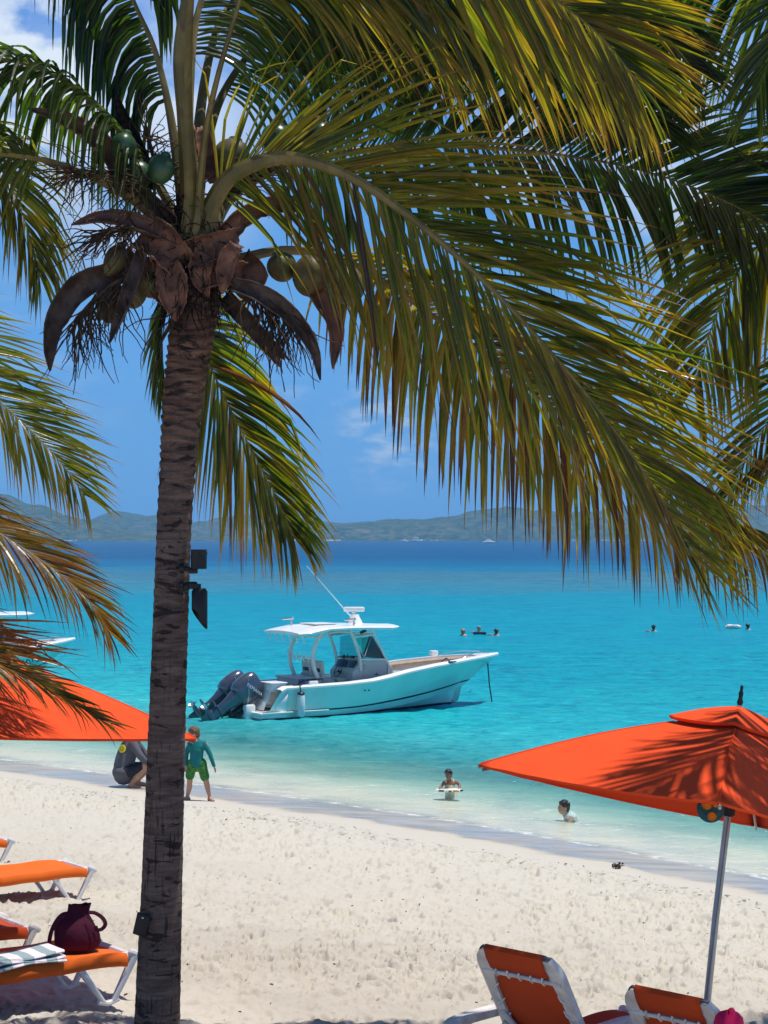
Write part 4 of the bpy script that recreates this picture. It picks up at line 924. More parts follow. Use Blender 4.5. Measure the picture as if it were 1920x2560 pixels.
def build_umbrellas():
    ap = at(1850, 1786, 12.0); ft = at(1757, 2560, 11.75); zz = float(sand_z(ft.x, ft.y)); k = (zz-ap.z)/(ft.z-ap.z); ft = ap+(ft-ap)*k
    make_umbrella(ap, [(-1.74, .10, -.345), (-.42, -1.52, -.36), (1.66, -.1, -1.0), (.43, 1.55, -.98)], ft, 'orange square beach umbrella with tilted vented canopy on a metal pole at the right', 'orange beach umbrellas', vent_h=.055)
    ap = at(-130, 1598, 14.0); ft = Vector((ap.x+.1, 14.05, float(sand_z(ap.x, 14.05))))
    make_umbrella(ap, [(1.915, .25, -.80), (-.35, -1.95, -.50), (-2.0, -.2, -.5), (.3, 1.95, -.80)], ft, 'orange beach umbrella reaching in from the left edge under the drooping fronds', 'orange beach umbrellas')
    # round teal hat with a sunflower hanging under the right umbrella
    c = at(1776, 2022, 11.2); e = empty('sun_hat', c); tag(e, 'teal round cloth hat printed with orange sunflowers hanging under the right umbrella', 'hat')
    Mx = Euler((R(82), 0, R(-14))).to_matrix()
    b = MB(); b.lathe([(.004, .012), (.05, .03), (.062, .02), (.070, .004), (.083, -.002), (.086, -.008), (.082, -.011), (.066, -.006), (.004, .004)], (0, 0, 0), 32, Mx); b.build('brim', M['hat_teal'], e)
    for i, (u, w, s) in enumerate(((-.02, .028, .036), (.012, -.046, .030), (.035, .03, .022))):
        p = MB()
        for q in range(14):
            a = 2*math.pi*q/14; cc = Mx @ Vector((u+math.cos(a)*s*.62, w+math.sin(a)*s*.62, .026)); p.ell(cc, (s*.42, s*.16, .006), 8, Mx @ Euler((0, 0, a)).to_matrix())
        p.ell(Mx @ Vector((u, w, .026)), (s*.4, s*.4, .010), 10, Mx)
        p.build('sunflower_print', M['hat_orange'], e)
    MB().tube([(0, 0, .08), (.01, .02, .12), (.03, .05, .2)], .003, 5).build('hanging_loop', M['cord'], e)

# ------------------------------------------------------------------ sun loungers
def seat_pts(l, z, sag): return None
def make_lounger(name_label, group, loc, rz, back=0.0, length=1.92, width=.66, seat_h=.37, tilt=0.0, mottled=False, sl='sling'):
    """x = towards the foot end, origin on the sand under the middle"""
    e = empty('sun_lounger', loc, rz); tag(e, name_label, 'sun lounger', group)
    if tilt: e.rotation_euler = (tilt, 0, rz)
    W = M['resin_mottled' if mottled else 'resin']; hw = width/2
    x0, xh, x1 = -length*.5, -length*.14, length*.5        # head end, hinge, foot end
    # seat sling wrapped round both side beams
    def sling(xa, xb, T=lambda v: v, wob=0.0, nm='seat_sling', zt=.0):
        b = MB(); rows = []; n = 14
        cs = [(-hw-.006, -.085), (-hw-.012, -.05), (-hw-.010, -.012), (-hw+.012, .012)]+[(-hw+.03+(width-.06)*k/9, .010-.030*4*(k/9)*(1-k/9)) for k in range(10)]+[(hw-.012, .012), (hw+.010, -.012), (hw+.012, -.05), (hw+.006, -.085)]
        for i in range(n+1):
            x = xa+(xb-xa)*i/n
            en = max(0, (i/n-.9)/.1)
            rows.append([T(Vector((x+(.03*en if abs(y) < hw-.05 else 0), y, seat_h+z+.01*math.sin(i*1.1+y*9)*.35-.02*en))) for y, z in cs])
        b.grid(rows); o = b.build(nm, M[sl], e, solid=.005, ang=50); return o
    xs_end = x1-.13
    sling(xh+.02, xs_end)
    # side beams
    fb = MB()
    for s in (-1, 1):
        fb.tube([(xh-.72, s*(hw-.03), seat_h-.045), (xh, s*(hw-.03), seat_h-.04), (x1-.12, s*(hw-.03), seat_h-.035)], .030, 8, flat=1.1)
    fb.tube([(x1-.10, -hw+.02, seat_h-.03), (x1-.08, 0, seat_h-.035), (x1-.10, hw-.02, seat_h-.03)], .030, 8)
    fb.tube([(xh+.1, -hw+.02, seat_h-.07), (xh+.1, hw-.02, seat_h-.07)], .022, 8)
    fb.tube([(xh-.70, -hw+.02, seat_h-.06), (xh-.70, hw-.02, seat_h-.06)], .022, 8)
    fb.build('frame', W, e)
    def leg(xt1, xt2, xb, s):
        """a V: two flat struts meeting in one foot"""
        b = MB(); y = s*(hw-.02)
        def strut(xa, za, flare):
            rows = []; n = 9
            for i in range(n):
                t = i/(n-1); x = lerp(xa, xb+flare*.045, t**1.05); z = lerp(za, .02, t); w = lerp(.062, .040, t); d = lerp(.045, .032, t)
                rows.append([Vector((x-w*.5, y-d*.5, z)), Vector((x-w*.30, y-d*.62, z)), Vector((x+w*.30, y-d*.62, z)), Vector((x+w*.5, y-d*.5, z)), Vector((x+w*.5, y+d*.5, z)), Vector((x-w*.5, y+d*.5, z))])
            b.grid(rows, close=True)
        strut(xt1, seat_h-.015, -1); strut(xt2, seat_h-.03, 1)
        b.box((xt1, y, seat_h-.035), (.105, .062, .075), Euler((0, R(14), 0)), .03); b.box((xt2+.005, y-s*.004, seat_h-.028), (.12, .064, .06), Euler((0, R(28), 0)), .028)
        b.tube([(xb-.085, y, .025), (xb, y, -.0), (xb+.085, y, .025)], .021, 8)
        b.tube([(xt1-.20, y, seat_h-.055), (xt1-.05, y, seat_h-.03)], [.02, .032], 8)
        return b.build('leg', W, e)
    for s in (-1, 1):
        leg(x1-.56, x1-.055, x1-.28, s); leg(xh-.66, xh-.16, xh-.40, s)
    # backrest
    c, s_ = math.cos(back), math.sin(back); hz = seat_h-.01
    def TB(v):   # u along the back away from the hinge, y across, w normal (front side up)
        u, y, w = v; return Vector((xh-u*c-w*s_*-1*-1 if False else xh-u*c+w*s_, y, hz+u*s_+w*c))
    bl = .76
    if back < .1:
        sling(xh-.80, xh-.03, nm='back_sling')
    else:
        b = MB(); rows = []
        for i in range(15):
            u = .03+(bl-.03-.03)*i/14
            rows.append([TB((u, y, .012-.030*4*((y+hw)/(2*hw))*(1-(y+hw)/(2*hw))*math.sin(math.pi*min(1, i/14*.9+.05)))) for y in [(-hw+.05+(width-.10)*k/10) for k in range(11)]])
        b.grid(rows); b.build('back_sling', M[sl], e, solid=.005)
        # frame of the back: two broad side bars with rounded shoulders
        f = MB()
        for sd in (-1, 1):
            rows = []
            for i in range(16):
                t = i/15; u = .0+(bl+.035)*t; sh = max(0, (t-.84)/.16); wd = .075+.035*sstep(.55, .9, t)-.03*sh**2; yo = sd*(hw-.004-.06*sh**2.2); yi = sd*(abs(yo)-wd)
                rows.append([TB((u, yo, .022)), TB((u, yo+sd*.006, 0)), TB((u, yo, -.026)), TB((u, yi, -.022)), TB((u, yi, .016))])
            f.grid(rows, close=True)
        f.tube([TB((bl+.0, -hw+.06, -.003)), TB((bl+.012, 0, -.003)), TB((bl+.0, hw-.06, -.003))], .021, 10)
        f.tube([TB((bl-.135, -hw+.03, -.022)), TB((bl-.125, 0, -.028)), TB((bl-.135, hw-.03, -.022))], .015, 8)
        f.tube([TB((.20, -hw+.03, -.04)), TB((.17, -hw*.4, -.05)), TB((.17, hw*.4, -.05)), TB((.20, hw-.03, -.04))], .026, 8)
        for sd in (-1, 1):
            f.tube([TB((.30, sd*(hw-.05), -.03)), TB((.18, sd*hw*.55, -.05)), TB((-.02, sd*hw*.5, -.07))], .020, 8)
            # triangle webbing in the shoulder
            f.tube([TB((bl-.02, sd*(hw-.13), -.018)), TB((bl-.13, sd*(hw-.04), -.018))], .008, 6); f.tube([TB((bl-.13, sd*(hw-.12), -.018)), TB((bl-.20, sd*(hw-.04), -.018))], .007, 6)
        f.build('back_frame', W, e)
        # wrapped head-end flap of the sling and its white lacing
        fl = MB(); rows = []
        for i in range(9):
            y = -hw+.105+(width-.21)*i/8
            rows.append([TB((bl-.10, y, -.030)), TB((bl-.02, y, -.034)), TB((bl+.045, y, -.024)), TB((bl+.058, y, .004)), TB((bl+.03, y, .026)), TB((bl-.06, y, .020))])
        fl.grid(rows); fl.build('head_flap', M[sl], e, solid=.004)
        for i in range(5):
            lc = MB()
            y = -hw+.15+(width-.30)*i/4
            lc.tube([TB((bl-.10, y, -.036)), TB((bl-.12, y+.008, -.046)), TB((bl-.152, y+.004, -.036)), TB((bl-.15, y, -.016))], .0052, 6); lc.ell(TB((bl-.100, y, -.036)), .0085, 8); lc.build('lacing', M['cord'], e)
        for sd in (-1, 1):
            for i in range(3):
                lc = MB(); lc.tube([TB((.52-.12*i, sd*(hw-.10), -.012)), TB((.50-.12*i, sd*(hw-.07), -.034)), TB((.47-.12*i, sd*(hw-.03), -.02))], .006, 5); lc.build('lacing', M['cord'], e)
        for sd in (-1, 1):   # armrests
            a = MB(); y = sd*(hw+.05)
            rows = []
            P = cr([(xh+.42, y, seat_h-.02), (xh+.40, y, seat_h+.12), (xh+.30, y, seat_h+.19), (xh-.05, y, seat_h+.20), (xh-.50, y, seat_h+.20), (xh-.60, y, seat_h+.12), (xh-.64, y, seat_h-.03)], 26)
            for i, p in enumerate(P):
                T = (P[min(i+1, 25)]-P[max(i-1, 0)]).normalized(); Nn = T.cross(Vector((0, 1, 0))).normalized()
                rows.append([p+Vector((0, .042, 0))+Nn*.016, p+Vector((0, -.042, 0))+Nn*.016, p+Vector((0, -.048, 0))-Nn*.034, p+Vector((0, -.032, 0))-Nn*.028, p+Vector((0, .032, 0))-Nn*.028, p+Vector((0, .048, 0))-Nn*.034])
            a.grid(rows, close=True); a.build('armrest', W, e)
    return e
def lounger_at(px, py, d, rz, lx, ly, lz, **k):
    """put the lounger's local point (lx,ly,lz) at that real point, standing on the sand there"""
    P = at(px, py, d); c, s = math.cos(rz), math.sin(rz)
    loc = Vector((P.x-(lx*c-ly*s), P.y-(lx*s+ly*c), 0)); z = float(sand_z(loc.x, loc.y)); loc.z = P.z-lz if k.pop('exact', True) else z
    return loc
def build_loungers():
    G = 'orange sling sun loungers on the sand'
    A = R(38)
    L1 = lounger_at(338, 2378, 13.75, A, .90, -.33, .37)
    make_lounger('white framed lounger with orange sling carrying the maroon bag and striped towel', G, L1, A)
    L2 = lounger_at(232, 2166, 20.0, A, .92, -.30, .37)
    make_lounger('empty sunlit lounger with bright orange sling in the middle of the left group', G, L2, A)
    L3 = lounger_at(88, 2312, 15.6, A, .92, -.30, .37)
    make_lounger('shaded lounger with dark orange sling just behind the bag lounger, cut by the left edge', G, L3, A, mottled=True, sl='sling_shade')
    L4 = lounger_at(30, 2096, 23.2, A, .92, -.30, .37)
    make_lounger('farthest lounger at the left edge with one white leg and a corner of sling showing', G, L4, A)
    # right pair seen from behind
    B = R(47); bk = R(60)
    def headpt(): # top middle of the raised back in lounger coordinates
        u = .79; xh = -1.92*.14; return xh-u*math.cos(bk), 0, .36+u*math.sin(bk)
    hx, hy, hz = headpt()
    L5 = lounger_at(1288, 2384, 10.9, B, hx, hy, hz)
    e5 = make_lounger('lounger with raised orange back and laced white frame seen from behind, left of the pair', G, L5, B, back=bk, mottled=True, sl='sling_shade')
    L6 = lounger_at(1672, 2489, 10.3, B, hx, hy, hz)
    e6 = make_lounger('lounger with raised orange back with a pink cloth on its corner, beside the umbrella pole', G, L6, B, back=bk, mottled=True, sl='sling_shade')
    # ---- things lying on the loungers
    R1 = Matrix.Rotation(A, 3, 'Z')
    def on(L, R_, x, y, z): return Vector(L)+R_ @ Vector((x, y, z))
    c = on(L1, R1, .57, .0, .375)
    bag = empty('shoulder_bag', c, A*.2); tag(bag, 'maroon bucket bag with a drawstring neck and looped handles standing on a lounger', 'bag')
    b = MB(); rows = []
    prof = [(.02, .0), (.14, .0), (.165, .02), (.176, .07), (.172, .14), (.158, .20), (.128, .25), (.096, .283), (.084, .300), (.081, .33), (.083, .375), (.084, .390), (.078, .388), (.070, .345), (.02, .33)]
    n = 56
    for i, (r, z) in enumerate(prof):
        row = []; nk = sstep(.2, .33, z)
        for j in range(n):
            a = 2*math.pi*j/n; ca, sa = math.cos(a), math.sin(a); pw = lerp(.88, .80, nk)
            x = r*abs(ca)**pw*(1 if ca > 0 else -1); y = r*lerp(.74, .50, nk)*abs(sa)**pw*(1 if sa > 0 else -1)
            fold = 1+.05*nk*math.sin(11*a+z*20)+.03*math.sin(5*a+z*14+1)*(1-nk)
            row.append(Vector((x*fold+.030*nk+.012*math.sin(z*16), y*fold, z+nk*(.006*math.sin(2*a+.6)+.004*math.sin(7*a))-.012*(1-nk)*(z > .05)*math.sin(3*a+1))))
        rows.append(row)
    b.grid(rows, close=True); b.build('body', M['maroon'], bag, ang=70); bag.scale = (1.0, 1.0, .88)
    for pts in ([(-.045, -.05, .325), (-.10, -.07, .318), (-.150, -.09, .255), (-.185, -.10, .16), (-.195, -.10, .06), (-.17, -.115, .015)], [(.095, -.04, .325), (.15, -.05, .318), (.205, -.06, .275), (.225, -.07, .225), (.20, -.075, .185), (.165, -.085, .182), (.15, -.09, .215)]):
        P = cr(pts, 26); h = MB(); h.tube(P, .016, 8, flat=.16, ref=(0, -1, 0.4)); h.build('handle', M['maroon'], bag)
    h = MB(); h.tube(cr([(.07, -.092, .25), (.10, -.108, .2), (.115, -.112, .1), (.11, -.105, .01)], 12), .003, 5); h.build('seam', M['maroon'], bag)
    c = on(L1, R1, -.13, -.19, .385)
    tw = empty('beach_towel', c, A); tag(tw, 'folded striped towel in pink, white and grey lying on the lounger beside the bag', 'towel')
    b = MB(); rows = []
    for k in range(3):
        rows = []
        for i in range(16):
            x = -.62+1.05*i/15; zz = .012+.024*k+.010*math.sin(x*9+k*2)
            w = .16-.012*k
            rows.append([Vector((x, -w+.01*math.sin(x*11+k), zz-.010)), Vector((x, -w-.010+.01*math.sin(x*11+k), zz)), Vector((x, -w+.01*math.sin(x*11+k), zz+.011)), Vector((x, -.05, zz+.013+.01*math.sin(x*14))), Vector((x, .08, zz+.012)), Vector((x, .15, zz+.012)), Vector((x, .155, zz-.004))])
        b.grid(rows)
    b.build('towel', M['towel'], tw, ang=60)
    R6 = Matrix.Rotation(B, 3, 'Z')
    # pink bag hooked over the far shoulder of the right-hand lounger
    c = on(L6, R6, hx+.06, -.36, hz-.02)
    pk = MB(); rows = []; n = 26
    for r, z in [(.01, -.36), (.10, -.35), (.125, -.27), (.12, -.18), (.112, -.10), (.10, -.05), (.07, -.025), (.01, -.02)]:
        rows.append([Vector((r*.95*math.cos(a)*(1+.12*math.sin(4*a+z*9)), r*.62*math.sin(a)*(1+.10*math.sin(5*a-z*14)), z+.015*math.sin(3*a))) for a in [2*math.pi*j/n for j in range(n)]])
    pk.grid(rows, close=True); o = pk.build('cloth_bag', M['pink'], None, ang=60); o.location = c; o.rotation_euler = (0, 0, B)
    tag(o, 'hot pink cloth bag hanging over the corner of the right lounger back', 'bag')
    # mauve towel on the left one's seat
    b = MB(); rows = []
    for i in range(14):
        x = -.24+.5*i/13; rows.append([Vector((x, -.36+.06*j+.01*math.sin(x*9+j), .392+.012*math.sin(x*13+j*1.4)-(.07 if j == 0 else 0))) for j in range(13)])
    b.grid(rows); o = b.build('beach_towel', M['mauve'], None, solid=.012); o.location = L5; o.rotation_euler = (0, 0, B)
    tag(o, 'mauve towel spread over the seat of the left lounger of the pair', 'towel')
# ------------------------------------------------------------------ boats
def hull_fn(Lk=6.9, Ls=8.45, bm=1.25, stern_low=True):
    def b_(u): return bm*(1-max(0, (u-.40)/.60)**2.5)*(1-.06*max(0, .25-u)/.25)
    def zs(u):
        z = interp(u, [(0, .79), (.12, .80), (.30, .83), (.40, .88), (.47, .97), (.54, 1.08), (.65, 1.19), (.8, 1.29), (1, 1.37)])
        return z
    def c_(u): return bm*.88*max(0, 1-max(0, (u-.22)/.74)**2.0)
    def zc(u): return .02+.46*max(0, (u-.30)/.70)**2.0
    def zk(u): return -.42+.50*max(0, (u-.55)/.45)**2.2
    W = [0, .07, .17, .225, .32, .45, .6, .75, .88, 1.0]
    def pt(u, row):
        """row -1 keel, else index into W"""
        if row < 0: L = Lk; return Vector((u*(Lk+.12), 0, zk(u)))
        w = W[row]; L = Lk+.25+(Ls-Lk-.25)*w
        fl = w**(1.0+1.3*max(0, u-.35))
        y = lerp(c_(u), b_(u), fl); z = lerp(zc(u), zs(u), w)
        x = u*L
        return Vector((x, y, z))
    return b_, zs, pt, W
def build_hull(boat, kind):
    b_, zs, pt, W = hull_fn(); nu = 64; U = [1-(1-k/nu)**1.25 for k in range(nu+1)]
    b = MB()
    for sd in (-1, 1):
        def P(u, r):
            v = pt(u, r); y = v.y*sd if u < .9995 else 0.0
            # low open quarter by the swim platform
            if r >= 3 and v.x < .62:
                top = lerp(.20, v.z, sstep(.10, .62, v.x)**.8); v.z = min(v.z, max(top, .19))
            return Vector((v.x, y, v.z))
        for r0, r1, mi in [(-1, 0, 2), (0, 1, 2), (1, 2, 0), (2, 3, 1)]+[(k, k+1, 0) for k in range(3, len(W)-1)]:
            if r0 >= 0:
                rows = [[P(u, r0), P(u, r1)] if sd > 0 else [P(u, r1), P(u, r0)] for u in U]
                b.mat(0 if r0 == 0 else mi); b.grid(rows); continue
            lo, hi = [], []
            for u in U:
                p0, p1 = P(u, r0), P(u, r1); f = min(max((.05-p0.z)/max(p1.z-p0.z, 1e-6), 0), 1); pm = p0.lerp(p1, f)
                lo.append([p0, pm] if sd > 0 else [pm, p0]); hi.append([pm, p1] if sd > 0 else [p1, pm])
            b.mat(2); b.grid(lo); b.mat(0); b.grid(hi)
    tr = [pt(0, -1)]+[pt(0, r) for r in range(len(W))]
    tr = [Vector((v.x, v.y, min(v.z, .2))) for v in tr]
    b.mat(0); b.add([Vector((v.x, -v.y, v.z)) for v in reversed(tr)]+tr, [tuple(range(2*len(tr)))])
    hull = b.build('hull', [M['hull'], M['navy'], M['black']], boat, ang=50)
    def hull_y(x, z):
        pr = None
        for r in range(len(W)):
            L = 7.15+(8.45-7.15)*W[r]; v = pt(min(x/L, 1), r)
            if v.z >= z:
                if pr is None: return v.y
                f = (z-pr.z)/max(v.z-pr.z, 1e-6); return pr.y+(v.y-pr.y)*f
            pr = v
        return pr.y
    # gunwale cap and inner liner
    g = MB(); ln = MB(); rub = MB()
    Ug = [u for u in U if u*8.45 > .45]
    for sd in (-1, 1):
        ro, rl, rr = [], [], []
        for u in Ug:
            v = pt(u, len(W)-1); x = v.x; z = v.z; y = v.y if u < .9995 else 0
            if x < .62: z = max(.2, lerp(.20, z, sstep(.10, .62, x)**.8))
            yi = max(0, y-.24) if u < .9 else max(0, y-.24-(u-.9)*6)
            o_ = [Vector((x, sd*(y+.0), z-.045)), Vector((x, sd*(y+.030), z-.03)), Vector((x, sd*(y+.030), z+.015)), Vector((x, sd*(y-.01), z+.042)), Vector((x, sd*max(yi, 0), z+.048)), Vector((x, sd*max(yi-.002, 0), z-.03))]
            ro.append(o_ if sd < 0 else list(reversed(o_)))
            zb = .26 if u < .6 else lerp(.26, z-.32, sstep(.6, .68, u)); li = [Vector((x, sd*max(yi-.004, 0), z-.0)), Vector((x, sd*max(0, min(yi-.06, hull_y(x, zb)-.07)), zb))]
            if u < .93: rl.append(li if sd < 0 else list(reversed(li)))
            rub_ = [Vector((x, sd*(y+.034), z-.052)), Vector((x, sd*(y+.038), z-.030))]
            rr.append(rub_)
        g.grid(ro); ln.grid(rl)
    # cockpit sole and foredeck
    rows = [[Vector((pt(u, len(W)-1).x, -max(0, hull_y(pt(u, 9).x, .255)-.07), .255)), Vector((pt(u, 9).x, max(0, hull_y(pt(u, 9).x, .255)-.07), .255))] for u in Ug if u < .64]
    ln.grid(rows)
    rows = [[Vector((pt(u, 9).x, -max(.0, hull_y(pt(u, 9).x, zs(u)-.30)-.06), zs(u)-.30)), Vector((pt(u, 9).x, max(0, hull_y(pt(u, 9).x, zs(u)-.30)-.06), zs(u)-.30))] for u in Ug if .62 < u < .93]
    ln.grid(rows)
    rows = [[Vector((pt(u, 9).x, -max(.0, pt(u, 9).y-.02), zs(u)+.03)), Vector((pt(u, 9).x, max(0, pt(u, 9).y-.02), zs(u)+.03))] for u in Ug if u > .90]
    g.grid(rows)
    g.build('gunwale', M['white'], boat, ang=40); ln.build('liner', M['offwhite'], boat, smooth=False)
    return pt, zs
def outboard(boat, y, mount_x=-.35, tilt=58, idx=0):
    """upright build: z up along the leg, x forward; then tipped out of the water about the bracket"""
    def sec(z, xc, lx, ly, p=2.6, n=28):
        out = []
        for j in range(n):
            a = 2*math.pi*j/n; c, s = math.cos(a), math.sin(a)
            out.append(Vector((xc+lx*abs(c)**(2/p)*(1 if c >= 0 else -1), ly*abs(s)**(2/p)*(1 if s >= 0 else -1), z)))
        return out
    m = empty('outboard_motor', (0, 0, 0)); m.parent = boat
    m.scale = (.92, .92, .92); m.location = (mount_x, y, .26); m.rotation_euler = (0, R(tilt), 0)
    cw = MB(); cw.grid([sec(.14, -.28, .22, .17), sec(.16, -.28, .33, .235), sec(.28, -.29, .385, .272), sec(.52, -.30, .41, .285), sec(.72, -.305, .40, .278), sec(.86, -.32, .365, .255), sec(.95, -.34, .29, .205), sec(.98, -.36, .17, .12), sec(.985, -.37, .02, .02)], close=True)
    cow = cw.build('cowling', M['engine'], m, ang=60)
    tr = MB()
    for sd in (-1, 1): tr.tube(cr([(-.60, sd*.250, .64), (-.40, sd*.293, .50), (-.18, sd*.292, .36), (0.02, sd*.262, .20)], 14), .008, 6)
    tr.build('trim_line', M['steel'], cow)
    Mx = Matrix(((0, 0, 1, 0), (0, 0, 0, 0), (0, 0, 0, 0), (0, 0, 0, 1)))
    # name on the starboard side of the cowl, reading up its length
    M4 = Matrix.Translation((-.29, -.2655, .62)) @ Matrix.Rotation(R(0), 4, 'Y') @ Matrix.Rotation(R(90), 4, 'X')
    M4 = Matrix.Translation((-.25, -.289, .62)) @ Matrix(((1, 0, 0, 0), (0, 0, -1, 0), (0, 1, 0, 0), (0, 0, 0, 1))) @ Matrix.Rotation(R(24), 4, 'Z')
    if y < 0 or True: text_mesh('lettering', 'YAMAHA', .14, M['white'], cow, .004, M=M4, space=1.08)
    md = MB(); md.grid([sec(.20, -.30, .26, .19), sec(.06, -.29, .24, .17), sec(-.12, -.29, .19, .12), sec(-.36, -.28, .165, .082), sec(-.52, -.28, .165, .070)], close=True)
    md.build('midsection', M['engine'], m, ang=60)
    lw = MB(); lw.grid([sec(-.50, -.28, .165, .070), sec(-.535, -.34, .30, .115, 2.2), sec(-.555, -.34, .30, .115, 2.2), sec(-.57, -.28, .16, .062), sec(-.72, -.27, .17, .06), sec(-.80, -.28, .22, .08)], close=True)
    lw.tube([(.06, 0, -.82), (.0, 0, -.82), (-.12, 0, -.82), (-.35, 0, -.82), (-.52, 0, -.82), (-.58, 0, -.82)], [.004, .05, .085, .088, .07, .05], 18)
    lw.grid([[Vector((-.10, 0, -.86)), Vector((-.10, .02, -.86)), Vector((-.45, .018, -.86)), Vector((-.45, -.018, -.86)), Vector((-.10, -.02, -.86))], [Vector((-.22, 0, -1.10)), Vector((-.22, .008, -1.10)), Vector((-.44, .006, -1.12)), Vector((-.44, -.006, -1.12)), Vector((-.22, -.008, -1.10))]])
    lw.build('gearcase', M['engine'], m, ang=50)
    pr = MB(); pr.tube([(-.56, 0, -.82), (-.66, 0, -.82), (-.74, 0, -.82)], [.05, .055, .03], 14)
    for k in range(3):
        a = 2*math.pi*k/3+.4; rows = []
        for i in range(7):
            r = .05+.15*i/6; ch = .10*math.sin(math.pi*min(.25+.72*i/6, 1)); row = []
            for j in range(6):
                q = (j/5-.5)*ch*2; tw = .9-.5*i/6
                v = Vector((-.65+q*math.sin(tw)*.9, q*math.cos(tw), r)); ca, sa = math.cos(a), math.sin(a)
                row.append(Vector((v.x, v.y*ca-v.z*sa, v.y*sa+v.z*ca-.82)))
            rows.append(row)
        pr.grid(rows)
    pr.build('propeller', M['steel'], m, ang=50)
    br = MB(); br.box((.06, 0, -.08), (.16, .26, .50), bev=.03); br.box((.14, 0, -.12), (.10, .34, .40), bev=.02); br.tube([(-.05, -.12, -.30), (.12, -.12, -.12)], .03, 8); br.tube([(-.05, .12, -.30), (.12, .12, -.12)], .03, 8)
    for k in range(4): br.tube(cr([(.10, -.1+.06*k, .15), (.16, -.1+.06*k, -.05), (.24, -.08+.05*k, -.22), (.34, -.06+.04*k, -.20)], 8), .016, 6)
    br.build('bracket', M['black'], m)
    return m
def rod_holder(b, p, d, l=.22, r=.022): b.tube([Vector(p), Vector(p)+Vector(d).normalized()*l], r, 8)
def fit_out(boat, pt, zs, main=True):
    # swim platform with its thick white lip
    b = MB(); pts = [(-.62, -1.12), (-.62, 1.12), (.62, 1.16), (.62, -1.16)]
    b.box((.33, 0, .145), (.86, 2.30, .075), bev=.03); b.box((.34, 0, .06), (.80, 2.22, .08), bev=.02); b.box((-.10, 0, .16), (.30, 1.30, .42), bev=.06); b.build('swim_platform', M['white'], boat)
    b = MB(); b.box((.95, -1.20, .17), (2.0, .05, .035), bev=.012); b.box((.95, 1.20, .17), (2.0, .05, .035), bev=.012); b.build('spray_rail', M['white'], boat)
    MB().box((.34, 0, .1865), (.66, 2.0, .006)).build('tread_mat', M['grey_panel'], boat)
    # transom wall, splash door and bait station
    b = MB(); b.box((.82, .10, .50), (.22, 1.75, .62), bev=.05); b.box((.80, .98, .45), (.5, .34, .50), bev=.08); b.build('transom', M['white'], boat)
    b = MB(); b.box((.30, -.48, .47), (.035, .62, .56), Euler((0, R(24), 0)), .015); d = b.build('splash_door', M['white'], boat); MB().box((.27, -.55, .52), (.02, .16, .07), Euler((0, R(24), 0)), .008).build('latch', M['alu'], d)
    b = MB(); b.box((.62, -.55, .80), (.46, .62, .20), bev=.03); b.box((.62, -.55, .915), (.50, .66, .035), bev=.012); bs = b.build('bait_station', M['white'], boat); MB().box((.62, -.875, .80), (.16, .01, .09)).build('vent_grille', M['grey_panel'], bs)
    for sd in (-1, 1):   # rounded quarters
        b = MB(); b.grid([[Vector((lerp(.34, .66, t), sd*(1.10+.10*math.sin(t*1.5)), .17)), Vector((lerp(.44, .66, t), sd*(1.15+.06*math.sin(t*1.5)), .42+.1*t)), Vector((lerp(.58, .70, t), sd*(1.16+.04*t), .62+.08*t))] for t in [k/8 for k in range(9)]]); b.build('quarter', M['white'], boat, solid=.03)
    # tackle centre / leaning post with two bucket seats
    b = MB(); b.box((1.95, 0, .58), (1.00, 1.16, .64), bev=.05); b.box((1.95, 0, .915), (1.06, 1.22, .05), bev=.02); tk = b.build('tackle_centre', M['grey_panel'], boat)
    b = MB(); b.box((1.95, -.583, .60), (.78, .008, .44)); b.build('locker_door', M['offwhite'], tk)
    MB().tube([(1.47, -.62, .86), (1.90, -.62, .87), (2.4, -.62, .88)], .012, 6).build('grab_bar', M['black'], tk)
    for y in (-.30, .30):
        s = MB(); s.box((2.72, y, .78), (.50, .50, .13), bev=.06); s.box((2.50, y, 1.08), (.14, .50, .56), Euler((0, R(-8), 0)), .065); s.box((2.60, y-.25, .95), (.36, .06, .09), bev=.028); s.box((2.60, y+.25, .95), (.36, .06, .09), bev=.028); s.tube([(2.68, y, .26), (2.68, y, .74)], .06, 10)
        so = s.build('helm_seat', M['cream'], boat); MB().box((2.425, y, 1.10), (.02, .30, .10), Euler((0, R(-8), 0)), .006).build('back_pad', M['black'], so)
    # console: solid lower block, dash with screens, raked windscreen
    def prism(poly, y0, y1, bld):
        k = len(poly); vs = [Vector((x, y0, z)) for x, z in poly]+[Vector((x, y1, z)) for x, z in poly]
        fs = [tuple(range(k)), tuple(range(2*k-1, k-1, -1))]+[(i, k+i, k+(i+1) % k, (i+1) % k) for i in range(k)]
        bld.add(vs, fs)
    b = MB(); prism([(3.62, .25), (3.62, 1.02), (3.74, 1.10), (3.98, 1.30), (4.15, 1.34), (5.02, 1.30), (5.28, 1.12), (5.42, .25)], -.60, .60, b); cn = b.build('console', M['grey_panel'], boat, smooth=False)
    md = cn.modifiers.new('Bevel', 'BEVEL'); md.width = .03; md.segments = 3
    b = MB(); b.box((4.55, -.606, .78), (.95, .012, .78), bev=.004); dr = b.build('door', M['grey_panel'], cn); MB().box((4.20, -.618, .72), (.03, .012, .07)).build('handle', M['black'], dr)
    b = MB()
    for a in (0, 90, 180, 270): b.ell((4.60+.05*math.cos(R(a)), -.616, .93+.03*math.sin(R(a))), (.05 if a % 180 == 0 else .012, .003, .012 if a % 180 == 0 else .03), 8)
    b.build('emblem', M['black'], cn)
    b = MB()
    for x in (4.10, 5.05): b.box((x, -.605, .80), (.006, .012, .86))
    b.build('panel_gap', M['black'], cn)
